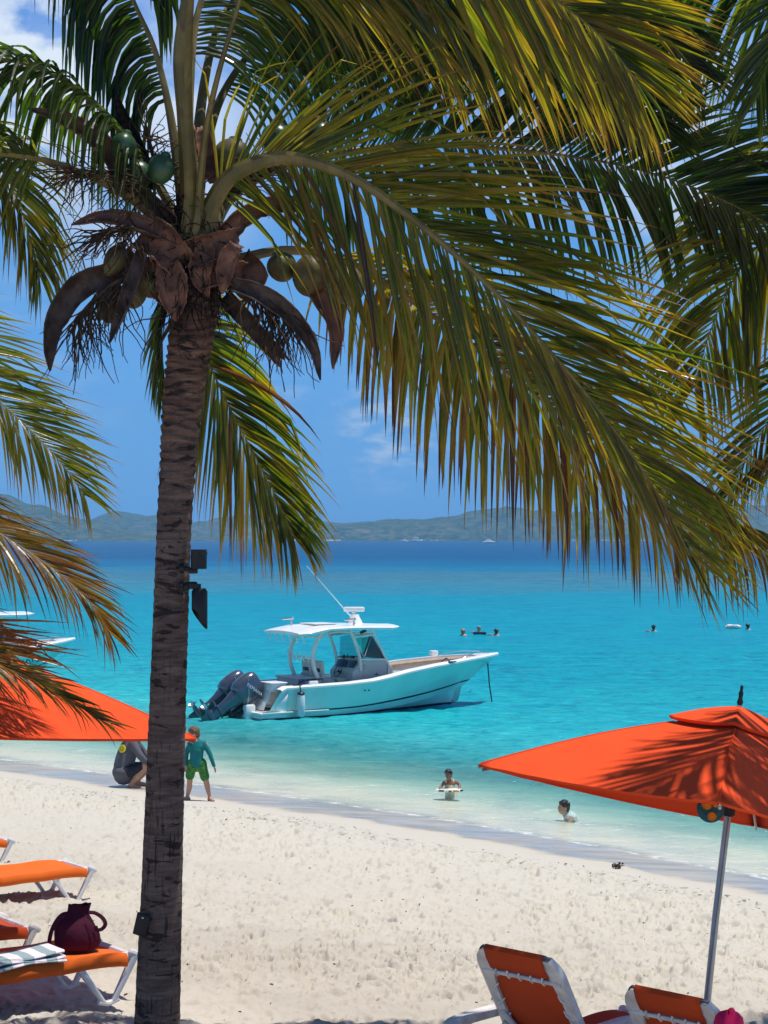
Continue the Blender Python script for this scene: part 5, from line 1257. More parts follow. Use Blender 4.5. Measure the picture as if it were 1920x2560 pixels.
    for y in (-.28, .28):
        MB().box((3.835, y, 1.215), (.03, .40, .24), Euler((0, R(38), 0)), .008).build('screen', M['screen'], cn)
    MB().box((3.82, 0, 1.21), (.03, .10, .22), Euler((0, R(38), 0)), .006).build('switch_panel', M['black'], cn)
    wh = MB(); Mw = Euler((0, R(-60), 0)).to_matrix(); wh.tube([Vector((3.50, 0, 1.02))+Mw @ Vector((.17*math.cos(a), .17*math.sin(a), 0)) for a in [2*math.pi*k/24 for k in range(25)]], .013, 6)
    for k in range(3): wh.tube([Vector((3.50, 0, 1.02)), Vector((3.50, 0, 1.02))+Mw @ Vector((.17*math.cos(k*2.1), .17*math.sin(k*2.1), 0))], .010, 5)
    wh.tube([(3.50, 0, 1.02), (3.66, 0, .98)], .03, 8); wh.build('steering_wheel', M['black'], cn)
    b = MB(); b.box((3.42, .1, .52), (.44, .96, .52), bev=.06); b.box((3.40, .1, .80), (.46, .98, .08), bev=.035); b.build('console_seat', M['cream'], boat)
    b = MB(); b.tube([(4.05, .2, 1.34), (4.05, .2, 1.46)], .015, 6); b.box((4.0, -.1, 1.40), (.10, .16, .07), bev=.01); b.ell((4.1, .45, 1.38), (.05, .05, .05), 10); b.build('dash_gear', M['black'], cn)
    # windscreen panes
    for y in (-.575, .575):
        g = MB(); g.add([(4.02, y, 1.36), (4.98, y, 1.33), (4.42, y*.97, 1.98), (4.02+.0, y*.97, 1.93)], [(0, 1, 2, 3)]); g.build('side_window', M['glass'], boat, smooth=False)
    g = MB(); g.add([(5.03, -.55, 1.33), (5.03, .55, 1.33), (4.48, .53, 2.0), (4.48, -.53, 2.0)], [(0, 1, 2, 3)]); g.build('windscreen', M['glass'], boat, smooth=False)
    # hardtop frame
    p = MB()
    for y in (-.62, .62):
        p.tube(cr([(5.10, y, 1.18), (4.82, y, 1.58), (4.52, y, 2.0), (4.38, y, 2.17)], 12), .046, 8, flat=.8)
        p.tube(cr([(3.92, y, 1.05), (3.90, y, 1.40), (3.70, y, 1.85), (3.52, y, 2.18)], 12), .064, 8, flat=.7)
        p.tube([(3.95, y, 1.36), (4.98, y, 1.33)], .028, 8); p.tube([(3.66, y, 1.98), (4.48, y, 2.02)], .03, 8); p.tube([(3.62, y, 2.06), (4.45, y, 2.11)], .02, 8)
        p.tube(cr([(2.20, y, .92), (2.04, y, 1.25), (2.04, y, 1.62), (2.22, y, 1.95), (2.42, y, 2.18)], 14), .075, 8, flat=.8)
        p.tube(cr([(2.10, y, 1.80), (2.5, y, 2.06), (3.0, y, 2.13), (3.55, y, 2.10)], 12), .026, 8)
    p.tube([(1.93, -.62, 1.45), (1.93, .62, 1.45)], .026, 8); p.tube([(2.2, -.62, 2.0), (2.2, .62, 2.0)], .024, 8); p.tube([(4.48, -.58, 2.02), (4.48, .58, 2.02)], .03, 8)
    p.build('hardtop_frame', M['pipe'], boat)
    t = MB(); rows = []
    nx = 26
    for i in range(nx+1):
        q = i/nx; x = lerp(1.22, 5.55, q); hw = 1.10*(1-max(0, (q-.72)/.28)**2.4*.45)*(1-max(0, (.10-q)/.10)**2*.12); cz = 2.235+.05*math.sin(math.pi*min(q*1.05, 1))-.10*max(0, .25-q)/.25
        th = .085*(1-max(0, (q-.85)/.15)*.7)*(1-max(0, (.08-q)/.08)*.6)
        rows.append([Vector((x, hw*k, cz+.06*(1-k*k)*0.8-(.0 if abs(k) < .99 else th*.35))) for k in (-1, -.97, -.85, -.5, 0, .5, .85, .97, 1)]+[Vector((x, hw*k, cz-th-.0*(1-k*k))) for k in (.98, .9, .5, 0, -.5, -.9, -.98)])
    t.grid(rows, close=True); k0 = len(rows[0]); t.add(rows[0], [tuple(range(k0))]); t.add(rows[-1], [tuple(range(k0-1, -1, -1))])
    ht = t.build('hardtop', M['white'], boat, ang=40)
    MB().box((2.7, 0, 2.345), (.9, .8, .03), bev=.012).build('roof_hatch', M['white'], ht)
    if main:
        for k in range(6):
            b = MB(); rod_holder(b, (1.36, -.92+.36*k, 2.10), (.45, 0, -1), .25); b.ell((1.35, -.92+.36*k, 2.115), .026, 8); b.build('rod_holder', M['pipe'], boat)
        for k in range(5):
            b = MB(); rod_holder(b, (1.84, -.5+.25*k, 1.60), (.4, 0, -1), .28, .02); b.build('rod_holder', M['pipe'], boat)
        b = MB(); b.lathe([(.27, 0), (.25, .05), (.17, .20), (.14, .27)], (4.15, -.05, 2.30), 14); b.lathe([(.06, 0), (.07, .1), (.05, .12)], (4.12, -.05, 2.54), 12); rd = b.build('radar_mast', M['white'], boat)
        MB().box((4.12, -.05, 2.71), (.16, .70, .13), Euler((0, 0, R(62))), .05).build('radar_scanner', M['white'], rd)
        b = MB(); b.tube([(3.95, -.35, 2.30), (3.85, -.40, 2.42), (1.75, -.65, 3.93)], [.026, .020, .009], 8); b.tube([(3.98, -.35, 2.27), (3.90, -.37, 2.36)], .035, 8); b.build('antenna', M['white'], boat)
        for x, y in ((2.1, .65), (3.55, -.75)):
            b = MB(); b.tube([(x, y, 2.28), (x, y, 2.44)], .03, 8); b.tube([(x-.36, y, 2.46), (x+.05, y, 2.47)], .026, 8); b.ell((x+.05, y, 2.47), .04, 8); b.build('outrigger_base', M['steel'], boat)
        MB().tube([(3.9, -.66, 2.09), (4.1, -.67, 2.15)], .04, 8).build('courtesy_light', M['black'], boat)
    # coaming bolster inside the bow, bow rail, cleats
    for sd in (-1, 1):
        P = []
        for k in range(22):
            u = .56+.34*k/21; v = pt(u, 9); P.append(Vector((v.x, sd*max(.03, v.y-.27-max(0, u-.86)*3), v.z-.07)))
        MB().tube(P, .075, 10, flat=1.0).build('coaming_bolster', M['tan'], boat)
        P = []
        for k in range(12):
            u = .80+.15*k/11; v = pt(u, 9); P.append(Vector((v.x, sd*max(.02, v.y-.14), v.z+.045+.10*math.sin(math.pi*min(1, k/11*1.0))**.35)))
        MB().tube(P, .012, 6).build('bow_rail', M['steel'], boat)
    b = MB(); b.tube([(6.05, -1.0, 1.27), (6.05, -.80, 1.38), (6.02, -.62, 1.28), (6.0, -.6, 1.0)], .018, 6); b.box((6.1, -1.02, 1.285), (.26, .05, .03), bev=.01); b.build('cleat', M['black'], boat)
    MB().box((6.75, .85, 1.40), (.22, .2, .16), bev=.03).build('deck_box', M['white'], boat)
    b = MB(); b.box((5.3, 0, .70), (1.0, 1.2, .20), bev=.06); b.build('bow_lounge', M['cream'], boat)
    if main:
        # fender on its rope, anchor line, small stuff on the gunwale
        fd = MB(); fd.lathe([(.03, -.33), (.085, -.30), (.105, -.24), (.105, .20), (.085, .26), (.03, .29)], (1.02, -1.33, .36), 18); fo = fd.build('fender', M['resin'], boat)
        b = MB(); b.tube(cr([(1.02, -1.33, .64), (1.0, -1.32, .82), (1.06, -1.2, .89), (.98, -1.12, .87)], 14), .014, 6); b.ell((1.02, -1.33, .66), (.10, .10, .05), 12); b.tube([(.88, -1.14, .875), (1.16, -1.14, .875)], .022, 6); b.build('fender_rope', M['black'], fo)
        MB().tube([(8.06, -.02, 1.10), (8.12, -.02, .50), (8.22, -.03, -.1)], .020, 6).build('anchor_line', M['navy'], boat)
        b = MB(); b.ell((8.02, 0, 1.12), (.10, .05, .04), 10); b.tube([(7.92, 0, 1.14), (8.10, 0, 1.08)], .022, 8); b.build('bow_roller', M['steel'], boat)
        MB().box((1.55, -1.08, .90), (.26, .08, .10), bev=.02).build('gunwale_speaker', M['white'], boat)
        b = MB(); b.grid([[Vector((1.45+.20*i/6, -.70-.02*math.sin(j*1.3+i), .90-.30*j/6)) for j in range(7)] for i in range(7)]); b.build('hanging_cloth', simple('lilac_cloth', (.22, .22, .42), .9, .1), boat, solid=.01)
        for y in (-.95,): 
            b = MB(); b.tube(cr([(1.25, y, .25), (1.2, y, .6), (1.22, y+.05, .9), (1.4, y+.1, .95)], 10), .02, 6); b.build('hose', M['black'], boat)
        b = MB(); b.box((3.05, -1.265, .64), (.05, .01, .035)); b.box((3.18, -1.265, .64), (.05, .01, .035)); b.build('registration_mark', M['black'], boat)
        b = MB(); b.tube([(7.34, -.03, .33), (7.44, -.03, .31), (7.46, -.03, .38)], .014, 6); b.build('tow_eye', M['steel'], boat)
        b = MB(); b.ell((6.35, -.66, .16), (.02, .02, .02), 8); b.build('drain', M['black'], boat)
SQUEEZE = ('tackle_centre', 'helm_seat', 'console', 'console_seat', 'side_window', 'windscreen', 'hardtop', 'hardtop_frame', 'rod_holder', 'radar_mast', 'antenna', 'outrigger_base', 'courtesy_light', 'hanging_cloth')
def squeeze(boat, k=.76, x0=1.0):
    # deck fittings take less of the hull's length
    def go(o):
        if o.type == 'MESH':
            for v in o.data.vertices: v.co.x = x0+(v.co.x-x0)*k; v.co.z += .07
        for c in o.children: go(c)
    for o in boat.children:
        if o.name.split('.')[0] in SQUEEZE: go(o)
def build_boats():
    boat = empty('motor_boat', (-3.76, 47.9, 0.03), R(33)); tag(boat, 'seafoam green centre console boat with white hardtop and two raised outboard motors', 'boat')
    pt, zs = build_hull(boat, 'a'); fit_out(boat, pt, zs, True); squeeze(boat, .79)
    for y in (-.36, .36): outboard(boat, y)
    # the second boat, mostly hidden behind the left fronds
    b2 = empty('motor_boat', (-15.73, 53.5, .05), R(50)); tag(b2, 'pale green boat with white cabin half hidden behind the brown fronds at left', 'boat')
    pt2, zs2 = build_hull(b2, 'b'); fit_out(b2, pt2, zs2, False); squeeze(b2, 1.2, 2.0)
    for y in (-.36, .36): outboard(b2, y, tilt=20)
    v = pt2(.80, 6); w = pt2(.70, 6); dirx = Vector((v.x-w.x, -(v.y-w.y), 0)).normalized()
    c = (v+w)/2; M4 = Matrix.Translation((c.x, -c.y-.012, c.z+.02)) @ Matrix(((dirx.x, 0, dirx.y, 0), (dirx.y, 0, -dirx.x, 0), (0, 1, 0, 0), (0, 0, 0, 1))) @ Matrix.Rotation(R(-20), 4, 'X')
    text_mesh('lettering', 'AXIU', .42, M['black'], b2, .003, M=M4, space=1.25)
    # far off: a white catamaran under bare mast and two specks of boats by the island
    e = empty('catamaran', (at(1222, 1347, 1500).x, 1500, 0)); tag(e, 'tiny white catamaran with a bare mast far out below the island', 'boat')
    for y in (-2.2, 2.2):
        b = MB(); b.tube([(-5, y, .5), (-2, y, .8), (3, y, .8), (5.4, y, .9)], [.5, .75, .75, .15], 10); b.build('hull', M['sail_white'], e)
    b = MB(); b.box((-.5, 0, 1.7), (6, 5, 1.0), bev=.3); b.box((-.4, 0, 2.6), (3.6, 3.6, 1.0), bev=.35); b.build('cabin', M['sail_white'], e)
    MB().tube([(.6, 0, 3), (.6, 0, 17)], [.22, .12], 8).build('mast', M['alu'], e)
    MB().tube([(.5, 0, 4.3), (-5, 0, 4.4)], .2, 8).build('boom', M['alu'], e)
    for i, (px, lab) in enumerate(((1012, 'faint white speck of a boat close to the island shore, left of two'), (1042, 'slightly larger white boat close to the island shore, left of the catamaran'))):
        s = .8+.5*i; d = 1900; e = empty('distant_boat', (at(px, 1348, d).x, d, 0)); tag(e, lab, 'boat', 'tiny boats by the island')
        b = MB(); rows = []
        for k in range(8):
            t = k/7; w = 1.6*s*(1-t**3); rows.append([Vector((-5*s+10*s*t, -w, 1.4*s+.4*t)), Vector((-5*s+9.2*s*t, -w*.7, -.2)), Vector((-5*s+9.2*s*t, w*.7, -.2)), Vector((-5*s+10*s*t, w, 1.4*s+.4*t))])
        b.grid(rows); b.build('hull', M['sail_white'], e, solid=.1)
        MB().box((-.6*s, 0, 2.3*s), (4.6*s, 2.4*s, 2.2*s), bev=.4).build('cabin', M['sail_white'], e)
# ------------------------------------------------------------------ people
def blob(parts, name, mat, parent, vox=.012, smooth=6):
    """fuse tapered limbs and rounded masses into one continuous skin"""
    b = MB()
    for p in parts:
        if p[0] == 't': b.tube(cr(p[1], max(10, 5*len(p[1]))), [lerp_list(p[2], i/(max(10, 5*len(p[1]))-1)) for i in range(max(10, 5*len(p[1])))], 12)
        else: b.ell(p[1], p[2], 16, p[3] if len(p) > 3 else None)
    # round the ends
    for p in parts:
        if p[0] == 't': b.ell(p[1][0], p[2][0]*.98, 10); b.ell(p[1][-1], p[2][-1]*.98, 10)
    o = b.build(name, mat, parent)
    bake(o, [('REMESH', dict(mode='VOXEL', voxel_size=vox)), ('SMOOTH', dict(factor=.5, iterations=smooth))])
    return o
def lerp_list(L, t):
    x = t*(len(L)-1); i = min(int(x), len(L)-2); return lerp(L[i], L[i+1], x-i) if len(L) > 1 else L[0]
def V_(x): return Vector(x)
def head_parts(c, r, fwd, up=(0, 0, 1)):
    """skull, jaw, nose, ears; r = half the head height"""
    c = V_(c); f = V_(fwd).normalized(); u = V_(up).normalized(); s = f.cross(u).normalized(); u = s.cross(f)
    Mx = Matrix((s, f, u)).transposed()
    P = [('e', c+u*r*.18-f*r*.06, (r*.70, r*.86, r*.80), Mx), ('e', c-u*r*.32+f*r*.22, (r*.54, r*.58, r*.62), Mx), ('e', c-u*r*.72+f*r*.42, (r*.30, r*.28, r*.24), Mx),
         ('e', c-u*r*.06+f*r*.83, (r*.10, r*.14, r*.20), Mx), ('e', c-u*r*.16+f*r*.90, (r*.13, r*.12, r*.09), Mx)]
    for k in (-1, 1): P.append(('e', c+s*k*r*.72-u*r*.05-f*r*.02, (r*.07, r*.17, r*.26), Mx))
    P.append(('e', c-u*r*.50+f*r*.76, (r*.20, r*.08, r*.07), Mx))
    return P, Mx
def face_bits(body, c, r, Mx):
    c = V_(c); s, f, u = [Mx.col[i] for i in range(3)]
    b = MB()
    for k in (-1, 1): b.ell(c+s*k*r*.30+u*r*.06+f*r*.745, (r*.11, r*.05, r*.06), 8, Mx)
    b.build('eyes', M['eye'], body)
    MB().ell(c-u*r*.50+f*r*.82, (r*.20, r*.04, r*.05), 8, Mx).build('mouth', M['lip'], body)
def hair(body, c, r, Mx, mat, length=.0, seed=0, full=1.0):
    c = V_(c); rnd = random.Random(seed); s, f, u = [Mx.col[i] for i in range(3)]
    parts = [('e', c+u*r*.34-f*r*.16, (r*.80*full, r*.88, r*.76), Mx), ('e', c-f*r*.46-u*r*.05, (r*.66, r*.50, r*.66+length), Mx), ('e', c+u*r*.74+f*r*.42, (r*.54, r*.34, r*.24), Mx)]
    for k in range(60):
        a, p = rnd.uniform(0, 6.28), rnd.uniform(-.1, 1.4)
        d = s*math.cos(a)*math.cos(p)+f*math.sin(a)*math.cos(p)+u*math.sin(p)
        if d.dot(f) > .55 and d.dot(u) < .5: continue
        parts.append(('e', c+u*r*.26-f*r*.12+Vector((d.x*r*.80, d.y*r*.86, d.z*r*.80)), r*rnd.uniform(.10, .19)))
    return blob(parts, 'hair', M[mat], body, r*.07, 2)
def hand(b, wrist, d, palmdir, size=.075, curl=.5):
    """palm, four unequal bent fingers and a thumb from the side of the palm"""
    w = V_(wrist); d = V_(d).normalized(); n = V_(palmdir); n = (n-d*n.dot(d)).normalized(); s = d.cross(n).normalized(); L = size
    out = [('t', [w, w+d*L*.35, w+d*L*.72], [L*.17, L*.25, L*.24])]
    for k, (off, ln) in enumerate(((-.30, .62), (-.10, .72), (.11, .68), (.29, .52))):
        p0 = w+d*L*.70+s*L*off*.95; p1 = p0+d*L*ln*.42+n*L*ln*.08*curl; p2 = p1+(d*.8+n*curl).normalized()*L*ln*.34; p3 = p2+(d*.45+n*curl*1.4).normalized()*L*ln*.28
        out.append(('t', [p0, p1, p2, p3], [L*.095, L*.088, L*.078, L*.062]))
    t0 = w+d*L*.22-s*L*.22; out.append(('t', [t0, t0+d*L*.22-s*L*.20, t0+d*L*.48-s*L*.24+n*L*.12], [L*.12, L*.105, L*.08])) 
    return out
def foot(ankle, d, L=.19):
    a = V_(ankle); d = V_(d).normalized(); g = a.z
    out = [('t', [a, a+V_((0, 0, -g+.030))-d*L*.16], [L*.17, L*.17]), ('t', [a+V_((0, 0, -g+.032))-d*L*.18, a+V_((0, 0, -g+.034))+d*L*.25, a+V_((0, 0, -g+.022))+d*L*.60], [L*.165, L*.19, L*.17]), ('t', [a+V_((0, 0, -.01)), a+V_((0, 0, -g*.55))+d*L*.22, a+V_((0, 0, -g+.03))+d*L*.45], [L*.18, L*.17, L*.13])]
    s = d.cross(V_((0, 0, 1)))
    for k in range(5): p = a+V_((0, 0, -g+.016))+d*L*(.62-.03*abs(k-1))+s*L*(-.15+.075*k); out.append(('e', p+d*L*.07, (L*.055, L*.055, L*.05)))
    return out
def build_people():
    # --- boy walking along the waterline, seen from behind with his face turned left
    P = at(492, 2005, 32.2); zg = float(sand_z(P.x, P.y))
    e = empty('person', (P.x, P.y, zg-.01)); tag(e, 'barefoot boy in a teal long-sleeved shirt and green patterned shorts walking at the water edge', 'person')
    H = 1.32; hd = V_((-.055, .02, 1.20)); r = .118
    fw = (-.75, -.12, -.22)
    hp, Mx = head_parts(hd, r, fw)
    hipL, hipR = V_((-.075, .0, .68)), V_((.085, .0, .68)); shL, shR = V_((-.145, .02, 1.02)), V_((.155, -.01, 1.02))
    legs = [('t', [hipL, (-.12, .01, .50), (-.128, .02, .37), (-.14, .03, .22), (-.175, .04, .075)], [.082, .070, .053, .050, .031]), ('t', [hipR, (.13, -.01, .50), (.165, -.02, .37), (.20, -.02, .22), (.235, -.02, .075)], [.082, .070, .053, .050, .031])]
    armL = [('t', [shL, (-.185, .04, .86), (-.19, .02, .74), (-.195, -.02, .62)], [.040, .035, .030, .025])]; armR = [('t', [shR, (.225, -.03, .87), (.265, -.05, .77), (.315, -.05, .62)], [.040, .035, .030, .025])]
    torso = [('t', [(0, .0, .66), (-.005, 0, .80), (0, .0, .92), (.004, .0, 1.02)], [.104, .098, .106, .086]), ('e', (0, 0, .68), (.130, .096, .10)), ('e', (.004, .0, .98), (.142, .082, .08)), ('t', [(0, 0, 1.02), (-.03, .01, 1.10)], [.055, .050])]
    body = blob(hp+legs+armL+armR+torso+hand(None, (-.195, -.02, .62), (-.1, -.2, -1), (.5, -.3, 0), .085)+hand(None, (.315, -.05, .62), (.35, -.1, -1), (-.5, -.4, 0), .085)+foot((-.175, .04, .075), (-.95, -.25, 0))+foot((.235, -.02, .075), (.55, -.8, 0)), 'body', M['skin'], e, .011, 4)
    face_bits(body, hd, r, Mx); hair(body, hd, r, Mx, 'hair_brown', .01, 3, 1.05)
    sl = [('t', [shL+V_((.03, 0, .01)), (-.185, .04, .86), (-.19, .02, .74), (-.194, -.01, .64)], [.055, .047, .040, .034]), ('t', [shR+V_((-.03, 0, .01)), (.225, -.03, .87), (.265, -.05, .77), (.31, -.05, .64)], [.055, .047, .040, .034])]
    tor = [('t', [(0, .0, .665), (-.005, 0, .76), (0, .0, .92), (.004, .0, 1.02)], [.124, .120, .126, .105]), ('e', (0, 0, .66), (.150, .122, .085)), ('e', (.004, .0, .97), (.165, .105, .10)), ('t', [(0, 0, 1.02), (-.012, .0, 1.085)], [.080, .066])]
    blob(sl+tor, 'rash_shirt', M['teal'], body, .011, 4)
    sh = [('t', [hipL, (-.105, .01, .55), (-.125, .012, .45)], [.094, .086, .086]), ('t', [hipR, (.115, -.01, .55), (.145, -.014, .43)], [.094, .086, .086]), ('e', (0, 0, .60), (.155, .118, .08))]
    blob(sh, 'swim_shorts', M['shorts_green'], body, .011, 3)
    # --- adult squatting with back to us, hooded grey shirt
    P = at(325, 1982, 34.2); zg = float(sand_z(P.x, P.y)); e = empty('person', (P.x, P.y, zg-.01)); tag(e, 'person in a dark grey hooded shirt with a yellow back print squatting by the water', 'person')
    hd = V_((.12, .12, 1.12)); r = .13; hp, Mx = head_parts(hd, r, (.75, .55, -.45))
    pel = V_((-.10, -.06, .30)); chest = V_((.02, .02, .78))
    legs = []
    for y, xo in ((-.16, .0), (.17, .05)):
        legs += [('t', [pel+V_((.02, y*.6, .0)), (.16+xo, y*1.15, .37), (.32+xo, y*1.3, .44)], [.12, .10, .07]), ('t', [(.32+xo, y*1.3, .44), (.20+xo, y*1.25, .27), (.05+xo, y*1.15, .09)], [.066, .064, .042])]
        legs += foot((.05+xo, y*1.15, .09), (1, -.1 if y < 0 else .2, 0), .25)
    tor = [('t', [pel, (-.09, -.04, .50), (-.02, 0, .70), chest+V_((.04, .02, .12))], [.17, .16, .17, .13]), ('e', chest, (.15, .22, .15), Euler((0, R(20), R(-30))).to_matrix()), ('t', [(.04, .04, .92), (.10, .10, 1.03)], [.07, .065])]
    arms = [('t', [(.09, -.19, .84), (.22, -.25, .64), (.36, -.20, .46)], [.062, .052, .040]), ('t', [(.36, -.20, .46), (.50, -.12, .30), (.56, -.06, .20)], [.040, .036, .030]), ('t', [(.06, .22, .84), (.24, .26, .62), (.42, .16, .46), (.54, .06, .26)], [.062, .052, .042, .030])]
    body = blob(hp+legs+tor+arms+hand(None, (.56, -.06, .20), (.5, .3, -.8), (-.5, 0, -.3), .10)+hand(None, (.54, .06, .26), (.4, .1, -.8), (-.5, 0, -.3), .10), 'body', M['skin'], e, .014, 4)
    face_bits(body, hd, r, Mx); hair(body, hd, r, Mx, 'hair_brown', .0, 9)
    st = [('t', [pel+V_((-.01, -.01, -.05)), (-.10, -.05, .46), (-.03, -.01, .70), chest+V_((.04, .02, .12))], [.205, .195, .19, .15]), ('e', pel+V_((-.02, -.02, .0)), (.21, .24, .17)), ('e', chest, (.17, .245, .17), Euler((0, R(20), R(-30))).to_matrix()), ('t', [(.08, -.17, .85), (.22, -.25, .64), (.35, -.21, .48)], [.088, .076, .062]), ('t', [(.05, .2, .85), (.24, .26, .62), (.41, .17, .47)], [.088, .076, .062]),
          ('e', (-.035, -.05, .94), (.11, .15, .06), Euler((R(20), R(30), R(-20))).to_matrix()), ('t', [(.04, -.13, .97), (-.05, -.04, .95), (-.02, .12, .97)], [.04, .06, .04])]
    hs = blob(st, 'hooded_shirt', M['grey_cloth'], body, .014, 4)
    bs = MB(); Mb = Euler((R(78), 0, R(-24))).to_matrix()
    bs.lathe([(.002, .004), (.075, .002), (.078, -.004), (.002, -.05)], (-.115, -.225, .76), 20, Mb); pr = bs.build('back_print', M['yellow_print'], hs)
    b2 = MB()
    for a in range(5): b2.ell(V_((-.115, -.229, .76))+Mb @ V_((.04*math.cos(a*1.3)-.01, .03*math.sin(a*1.3), .004)), (.014, .008, .008), 6)
    b2.build('print_figure', M['black'], pr)
    blob([('t', [pel+V_((.02, -.10, .02)), (.14, -.17, .36), (.24, -.19, .41)], [.14, .125, .10]), ('t', [pel+V_((.02, .10, .02)), (.19, .19, .36), (.29, .21, .41)], [.14, .125, .10])], 'shorts', M['dark_shorts'], body, .016, 3)
    # --- child leaning on a small foam board in the shallows
    P = at(1124, 1975, 34.3); e = empty('person', (P.x, P.y, -.035)); e.scale = (.8, .8, .8); tag(e, 'child in a pale yellow swimsuit leaning on a small board in the shallows', 'person')
    hd = V_((-.03, -.05, .40)); r = .112; hp, Mx = head_parts(hd, r, (-.45, -.85, -.10))
    sL, sR = V_((-.13, .0, .20)), V_((.135, .03, .21))
    parts = hp+[('t', [(.02, .20, -.25), (.01, .12, -.02), (0, .03, .12), (0, .0, .20)], [.11, .105, .11, .085]), ('e', (0, .02, .17), (.15, .085, .075)), ('t', [(0, 0, .22), (-.02, -.03, .31)], [.05, .045]),
            ('t', [sL, (-.20, -.06, .12), (-.26, -.16, .06)], [.042, .034, .028]), ('t', [(-.26, -.16, .06), (-.24, -.26, .045)], [.028, .024]), ('t', [sR, (.235, .02, .14), (.225, -.10, .055)], [.042, .034, .028]), ('t', [(.225, -.10, .055), (.17, -.2, .05)], [.028, .024])]
    parts += hand(None, (-.24, -.26, .047), (.2, -.9, .0), (.2, 0, -1), .075, .3)+hand(None, (.17, -.2, .052), (-.3, -.9, 0), (.2, 0, -1), .075, .3)
    parts += [('t', [(-.03, .22, -.25), (-.06, .40, -.28), (-.07, .7, -.24)], [.075, .055, .03]), ('t', [(.07, .22, -.25), (.09, .42, -.3), (.08, .7, -.26)], [.075, .055, .03])]
    body = blob(parts, 'body', M['skin_dark'], e, .010, 4); face_bits(body, hd, r, Mx); hair(body, hd, r, Mx, 'hair_black', .02, 5)
    blob([('t', [(.02, .20, -.25), (.01, .12, -.02), (0, .03, .12)], [.122, .118, .118]), ('t', [(-.075, .0, .10), (-.085, -.01, .245), (-.08, .06, .235)], [.045, .026, .028]), ('t', [(.08, .01, .10), (.085, 0, .25), (.08, .07, .24)], [.045, .026, .028])], 'swimsuit', M['cream_suit'], body, .010, 3)
    bd = empty('bodyboard', (P.x-.02, P.y-.16, .004)); bd.scale = (.86, .86, .86); tag(bd, 'small white board with dark and orange print under the child in the shallows', 'bodyboard')
    b = MB(); n = 28; out = [Vector((.30*abs(math.cos(a))**.8*(1 if math.cos(a) > 0 else -1), .19*abs(math.sin(a))**.8*(1 if math.sin(a) > 0 else -1), 0)) for a in [2*math.pi*k/n for k in range(n)]]
    b.grid([[p*.02 + Vector((0, 0, -.022)) for p in out], [p*.93+Vector((0, 0, -.022)) for p in out], [p+Vector((0, 0, 0)) for p in out], [p*.93+Vector((0, 0, .022)) for p in out], [p*.02+Vector((0, 0, .026)) for p in out]], close=True); b.build('board', M['board_white'], bd)
    b = MB(); b.box((-.17, -.165, .004), (.12, .05, .036), Euler((0, 0, R(-20))), .01); b.box((.02, -.182, .0), (.07, .03, .03), None, .01); b.box((.26, -.09, .004), (.07, .09, .034), Euler((0, 0, R(35))), .01); b.build('dark_print', M['board_dark'], bd)
    b = MB(); b.box((.15, -.172, .004), (.13, .04, .036), Euler((0, 0, R(10))), .01); b.build('orange_print', M['board_orange'], bd)
    # --- boy swimming with only head and back above water
    P = at(1412, 2031, 31.5); e = empty('person', (P.x, P.y, -.055)); tag(e, 'dark-haired boy in a white shirt swimming with head and shoulders above water', 'person')
    hd = V_((-.02, 0, .125)); r = .118; hp, Mx = head_parts(hd, r, (-.92, -.30, .02))
    body = blob(hp+[('t', [(.0, .0, .03), (.06, .02, -.06)], [.058, .06]), ('t', [(.08, .02, -.07), (.20, .12, -.24), (.28, .24, -.40)], [.10, .11, .10]), ('e', (.10, .02, -.06), (.10, .17, .075)), ('t', [(.10, -.14, -.04), (.0, -.24, -.20), (-.18, -.26, -.26)], [.045, .038, .03]), ('t', [(.10, .17, -.04), (-.02, .26, -.20), (-.2, .26, -.26)], [.045, .038, .03]),
            ('t', [(.28, .20, -.40), (.4, .4, -.45), (.5, .6, -.5)], [.08, .06, .04]), ('t', [(.30, .28, -.40), (.44, .5, -.44), (.55, .8, -.46)], [.08, .055, .035])]+hand(None, (-.18, -.26, -.26), (-1, 0, -.1), (0, 0, -1), .08)+hand(None, (-.2, .26, -.26), (-1, 0, -.1), (0, 0, -1), .08), 'body', M['skin'], e, .011, 4)
    face_bits(body, hd, r, Mx); hair(body, hd, r, Mx, 'hair_black', .0, 6)
    blob([('t', [(.09, .02, -.045), (.20, .12, -.22), (.28, .24, -.38)], [.118, .124, .115]), ('e', (.11, .02, -.035), (.11, .185, .085))], 'wet_shirt', M['white_cloth'], body, .012, 3)
    # --- bathers far out: heads and shoulders
    def bather(px, py, d, hm, lab, fwd=(-1, -.3, 0), skin='skin', arm=False):
        P = at(px, py, d); P.z = 0; e = empty('person', P); tag(e, lab, 'person', 'bathers far out in the bay')
        hd = V_((0, 0, .17)); r = .125; hp, Mx = head_parts(hd, r, fwd)
        parts = hp+[('t', [(0, 0, .06), (0, 0, -.05)], [.06, .07]), ('e', (0, .0, -.06), (.22, .14, .10))]
        if arm: parts += [('t', [(-.16, -.05, -.05), (-.30, -.15, .02), (-.42, -.12, .0)], [.055, .045, .035])]
        body = blob(parts, 'body', M[skin], e, .018, 3); face_bits(body, hd, r, Mx); hair(body, hd, r, Mx, hm, .03, 4)
        return P
    dd = lambda y: CAMZ*F/(y-HOR)
    bather(1158, 1587, dd(1587), 'hair_blond', 'far bather with fair hair, leftmost of the three by the dark float', (1, .4, 0))
    P2 = bather(1197, 1576, dd(1580), 'hair_grey', 'far bather with grey hair floating just behind the dark float', (-.3, -1, 0), arm=True)
    bather(1240, 1587, dd(1587), 'hair_black', 'far bather with dark hair and bare shoulder, rightmost of the three', (-.4, .8, 0), arm=True)
    bather(1634, 1577, dd(1577), 'hair_black', 'far bather with dark hair just below the hanging frond tips', (.3, 1, 0), arm=True)
